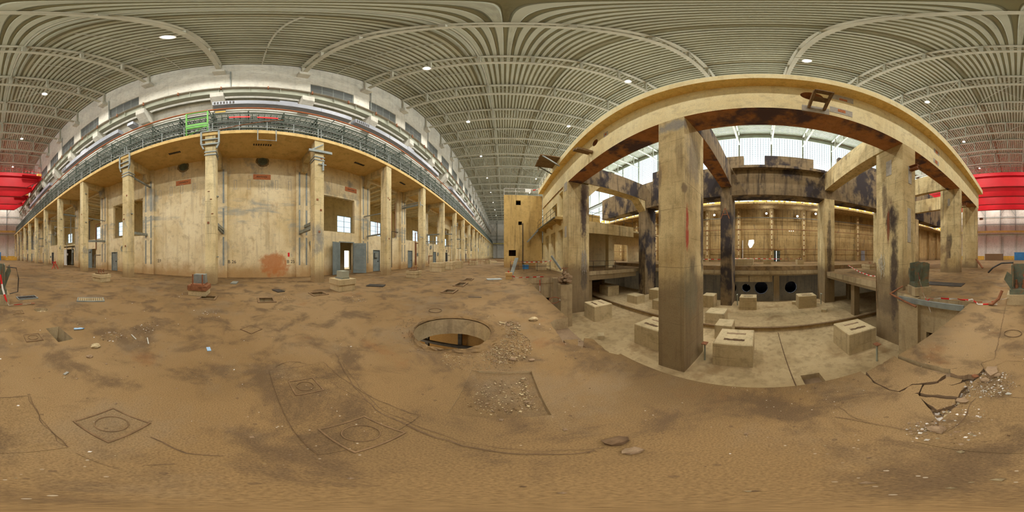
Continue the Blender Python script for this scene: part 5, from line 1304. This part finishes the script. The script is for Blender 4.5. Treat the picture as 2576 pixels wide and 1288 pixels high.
# ------------------------------------------------------------------ right wall doors, lamps
t = thing('door_%d' % di, None, None, (XR, -3.8, .55)); struct(t); di += 1
for k in range(2): MB().box(.05, .10, .02 + k * .74, .70 + k * .74, 0, 2.05).build('door_leaf', M['green'], t)
for k in range(2): mb = MB(); mb.bar((.03, .05 + k * .74, .1), (.03, .66 + k * .74, 1.95), .03); mb.bar((.03, .66 + k * .74, .1), (.03, .05 + k * .74, 1.95), .03); mb.build('cross_bar', M['steel'], t)
MB().box(-.12, -.002, -.45, 2.1, 2.25, 2.45).build('lintel', M['tower'], t)
v = onx(2171, 640, XR); t = thing('door_%d' % di, None, None, (XR, v.y - .5, .505)); struct(t); di += 1
MB().box(-.06, -.002, 0, 1.1, 0, 2.35).build('door_leaf', M['duct'], t)
fl0 = None
fll = bpy.data.lights.new('flood_light', 'POINT'); fll.energy = 45; fll.color = (.95, .97, 1); fll.shadow_soft_size = .15
for i, (px, py) in enumerate(((1797, 541), (1928, 537), (2006, 544), (2052, 538), (2258, 586), (2276, 590))):
    v = onx(px, py, XR - 1.2) if i < 4 else onx(px, py, XR - 1.5)
    lb = ('left of the column marked A', 'left of the middle wall column', 'above the green double door', 'next to the rear right frame column', 'left of two beyond the scorched column', 'right of two beyond the scorched column')[i]
    t = thing('flood_lamp', 'glowing round flood lamp, ' + lb, 'lamp', tuple(v), 0, 'flood lamps under the rear gallery')
    mb = MB(); mb.lathe([(0, .0), (.20, .0), (.22, -.02), (.22, .12), (.1, .25), (0, .25)], 14); mb.v = [(z, x, y) for x, y, z in mb.v]; mb.build('housing', M['darksteel'], t)
    mb = MB(); mb.lathe([(0, -.05), (.13, -.04), (.19, -.004)], 14); mb.v = [(z, x, y) for x, y, z in mb.v]; mb.build('lens', M['glow'], t)
    MB().tube([(.14, 0, .22), (.14, 0, 10.72 - v.z)], .02, 6).build('stem', M['darksteel'], t)
    lo = bpy.data.objects.new('flood_light', fll); C.objects.link(lo); lo.location = (v.x - .5, v.y, v.z)

# ------------------------------------------------------------------ cable racks over the left gallery
def rack():
    t = thing('cable_rack', 'x', 'cable rack', (0, 0, ZS + .302))
    for y in (-3.05, -1.0, 1.05):
        mb = MB()
        for x in (-9.35, -10.35, -11.35): mb.box(x - .04, x + .04, y - .04, y + .04, 0, 2.9)
        for z in (.5, .95, 1.4, 1.85, 2.3, 2.75): mb.box(-11.3, -9.2, y - .03, y + .03, z, z + .05)
        mb.build('upright', M['green'], t)
    for z in (.56, 1.01, 1.46, 1.91, 2.36, 2.81):
        for x in (-9.85, -10.85):
            mb = MB()
            for s in (-.28, .28): mb.box(x + s - .02, x + s + .02, -3.09, 3.09, z, z + .09)
            for k in range(17): mb.box(x - .26, x + .26, -3.0 + k * .37, -2.965 + k * .37, z + .02, z + .05)
            mb.build('ladder_tray', M['green'] if x > -10 else M['steel'], t)
    for z, x in ((.7, -9.28), (1.25, -9.28), (1.75, -9.28), (2.3, -9.28)):
        mb = MB()
        for s_ in (0, .36): mb.box(x - .02, x + .02, -3.09, 3.09, z + s_, z + s_ + .05)
        for k in range(26): mb.box(x - .015, x + .015, -3.05 + k * .24, -3.03 + k * .24, z + .05, z + .36)
        mb.build('cable_ladder', M['green'], t)
    for z, x in ((.9, -9.7), (2.6, -10.2)):
        for q in range(4): MB().tube([(x - q * .08, -3.09, z), (x - q * .08, 3.09, z)], .028, 5).build('cable', M['darksteel'], t)
    for z in (.35, .62, 1.02): MB().box(-8.86, -8.82, -3.09, 3.09, z, z + .035).build('guard_rail', M['steel'], t)
    for k in range(5): MB().box(-8.87, -8.81, -3.0 + k * 1.5, -2.96 + k * 1.5, 0, 1.05).build('guard_post', M['steel'], t)
    MB().tube([(-9.2, -3.09, .12), (-9.2, 3.09, .12)], .05, 6).build('cable', M['tapew'], t)
    return t
rk = None
rlab = {-2.1: 'dark green cable rack above the blind wall bay between B 26 and B 25', -8.3: 'cable rack above the left blind bay, beside the lime green frame', 4.1: 'cable rack above the grey double door', 10.3: 'cable rack above the bay right of the double door', -14.5: 'cable rack above the round port bay', -20.7: 'cable rack above the red folding barrier', 16.5: 'cable rack above the blue grey door'}
for g in GRID[:-1]:
    g1 = round(g, 1); lb = rlab.get(g1); grp = 'cable racks on the left gallery'
    if not lb: lb = 'distant cable rack on the gallery ' + ('toward the far end' if g > 0 else 'toward the red cranes'); grp = 'distant cable racks ' + ('far end' if g > 0 else 'crane end')
    if rk is None: rk = rack(); rk.location = (0, g + 3.1, ZS + .302); tag(rk, lb, None, grp)
    else: dup(rk, (0, g + 3.1, ZS + .302), None, lb, grp)
t = thing('lime_frame', 'lime green steel frame standing among the dark cable racks', 'frame', (-9.0, -2.95, ZS + .303))
for y in (-.65, .65):
    MB().box(-.05, .05, y - .04, y + .04, 0, 2.9).build('post', M['lime'], t)
MB().box(-.04, .04, -.61, .61, .9, 1.4).build('panel', M['lime'], t)
for z in (.05, 2.0, 2.82): MB().box(-.04, .04, -.61, .61, z, z + .07).build('rail', M['lime'], t)
MB().bar((.06, -.6, .1), (.06, .6, .9), .04).build('diagonal', M['lime'], t)
tag(MB().tube([(-8.77, -1.6, 10.3), (-8.77, .2, 10.9), (-8.77, 1.9, 11.5)], .03, 6).build('leaning_pole', M['rust']), 'pole leaning across the rack right of the lime green frame', 'pole')
t = thing('steel_hoop', 'light steel hoop hanging below the gallery edge at mid bay', 'steel hoop', (-8.722, 1.0, 9.1))
for s in (-.5, .5): MB().bar((0, s, .0), (0, s, 1.1), .05).build('leg', M['steel'], t)
MB().bar((0, -.5, .05), (0, .5, .05), .03).build('bottom_rail', M['steel'], t)
for x0, x1, z, m, lb in ((-1.1, .1, 12.05, 'redline', 'red tray strip low in the rack beside the lime green frame'), (.5, 1.7, 12.0, 'redline', 'red tray strip in the rack above the middle brick patch'), (-1.9, -1.3, 12.9, 'yellow', 'orange yellow sheet in the rack right of the lime green frame')):
    tag(MB().box(-9.2, -9.17, x0, x1, z, z + .16).build('painted_strip', M[m]), lb, 'strip')
for i, (y, w_) in enumerate(((.9, 1.2), (-4.9, .9), (8.2, 1.0), (14, .9))):
    mb = MB()
    for k in range(8): mb.box(-10.2, -10.0, y - w_ / 2 + k * w_ / 8, y - w_ / 2 + k * w_ / 8 + .08, ZS - .04, ZS - .001)
    tag(mb.build('ceiling_grille', M['darksteel']), ('dark louvre grille in the gallery soffit above the middle brick patch', 'dark louvre grille in the gallery soffit above the left brick patch', 'dark louvre grille in the gallery soffit before the double door', 'dark louvre grille in the gallery soffit before the small door')[i], 'grille', 'soffit grilles')

# pipes and conduits along the rear wall and the busy bays of the left wall
for z, x, m, lb in ((6.6, XR - .97, 'rust', 'long rusty pipe crossing the rear wall below the row of small lit holes'), (8.9, XR - .97, 'steel', 'long grey pipe crossing the rear wall high under the gallery'), (2.9, XR - .97, 'rust', 'long thin rusty pipe crossing the rear wall above door height')):
    tag(MB().tube([(x, -40, z), (x, 50, z)], .05, 6).build('wall_pipe', M[m]), lb, 'pipe')
tag(MB().tube([(XR - .3, 3.4, .505), (XR - .3, 3.4, 4.6)], .12, 8).build('wall_pipe', M['white_metal']), 'short pale vertical pipe on the rear wall left of the bright broken hole', 'pipe')
r = random.Random(21)
for g in GRID[1:-1]:
    if -15 < g < 9 or abs(g) > 75: continue
    for q in range(4):
        y = g + r.uniform(.7, 5.4); z0 = r.choice((.3, 2.4, 3.8)); z1 = min(9.4, z0 + r.uniform(1.2, 5)); k = r.random()
        P_ = [(WX + .07, y, z0), (WX + .07, y, z1)] + ([(WX + .07, y + r.uniform(.5, 1.4), z1)] if k > .5 else [])
        MB().tube(P_, r.choice((.025, .04, .06)), 6).build('conduit', M[r.choice(('steel', 'rust', 'darksteel'))], wl)
    for q in range(2):
        y = g + r.uniform(.6, 5.5); z = r.uniform(1, 3.2); MB().box(WX + .002, WX + .14, y, y + r.uniform(.2, .5), z, z + r.uniform(.25, .6)).build('junction_box', M[r.choice(('steel', 'door', 'white'))], wl)

# ------------------------------------------------------------------ red cranes
def crane(y, lb, n=2, gap=6.5):
    t = thing('bridge_crane', lb, 'bridge crane', (9.3, y, 19.9))
    L = 19.7
    for k in range(n):
        yy = -k * gap
        mb = MB(); mb.slab([[(-L, .1), (-L, 2.1), (L, 2.1), (L, .1), (L - 2.8, -1.8), (-L + 2.8, -1.8)]], yy - .9, yy, lambda a, b, u: (a, u, b)); mb.build('main_girder', M['red'], t)
        mb = MB(); mb.slab([[(-L, .9), (-L, 1.0), (L, 1.0), (L, .9)]], yy + .003, yy + .5, lambda a, b, u: (a, u, b)); mb.build('walkway', M['red'], t)
        mb = MB()
        for z in (1.6, 2.1): mb.box(-L, L, yy + .45, yy + .49, z + 1, z + 1.04)
        for q in range(27): mb.box(-L + q * 1.5, -L + q * 1.5 + .05, yy + .45, yy + .49, 2.1, 3.12)
        mb.build('guard_railing', M['red'], t)
    for s in (-1, 1): MB().box(min(s * (L + .003), s * (L + 1.4)), max(s * (L + .003), s * (L + 1.4)), -(n - 1) * gap - 1.6, .7, .06, .88).build('end_carriage', M['red'], t)
    mb = MB(); mb.box(-L - .3, -L + 4.0, .52, 1.7, .7, .8)
    for q in range(7): mb.box(-L - .3 + q * .7, -L - .25 + q * .7, 1.64, 1.7, .8, 1.8)
    mb.box(-L - .3, -L + 4.0, 1.64, 1.7, 1.78, 1.84); mb.build('service_platform', M['red'], t)
    MB().box(-L - .3, -L + .6, .6, 1.4, .801, 1.6).build('control_box', M['yellow'], t)
    return t
crane(-36, 'nearer red bridge crane spanning the hall'); crane(-49.5, 'second red bridge crane behind the nearer one')
# things at the far left end
for x, y, wx, wy, h, m, lb in ((-1.2, -62, 4.0, 1.4, 3.0, 'blue', 'bright blue container against the white end wall'), (-7.2, -61, 4.4, 1.8, 1.2, 'yellow', 'low yellow machine at the foot of the end wall'), (8.3, -60, 6.5, 2, 2.4, 'wood', 'brown stack of crates by the ladder at the end wall')):
    t = thing('container' if m == 'blue' else 'stacked_goods', lb, 'container' if m == 'blue' else 'goods', (x, y, .004)); MB().cbox(0, 0, 0, wx, wy, h * .9).build('body', M[m], t); mb = MB()
    for q in range(8): mb.box(-wx / 2 + .1 + q * (wx - .2) / 8, -wx / 2 + .25 + q * (wx - .2) / 8, wy / 2, wy / 2 + .05, .1, h * .85)
    mb.build('ribs', M[m], t); MB().cbox(0, 0, h * .9 + .001, wx + .06, wy + .06, h * .1).build('lid', M[m], t)
for x, lb in ((5.6, 'ladder on the white end wall beside the stacked crates'), (-11.2, 'ladder in the left corner of the white end wall')):
    t = thing('wall_ladder', lb, 'ladder', (x, -65.5, .01))
    for s in (-.3, .3): MB().box(s - .04, s + .04, -.04, .04, 0, 9.5).build('rail', M['steel'], t)
    for k in range(24): MB().box(-.26, .26, -.03, .03, .3 + k * .38, .36 + k * .38).build('rung', M['steel'], t)
for x, y, s, lb in ((7.2, -21.2, 1, 'rusty steel offcut leaning at the foot of the last frame column'),): tag(MB().bar((4.3, -20.4, .05), (5.3, -21.0, 1.2), .25, .12).build('steel_offcut', M['rust']), lb, 'scrap')
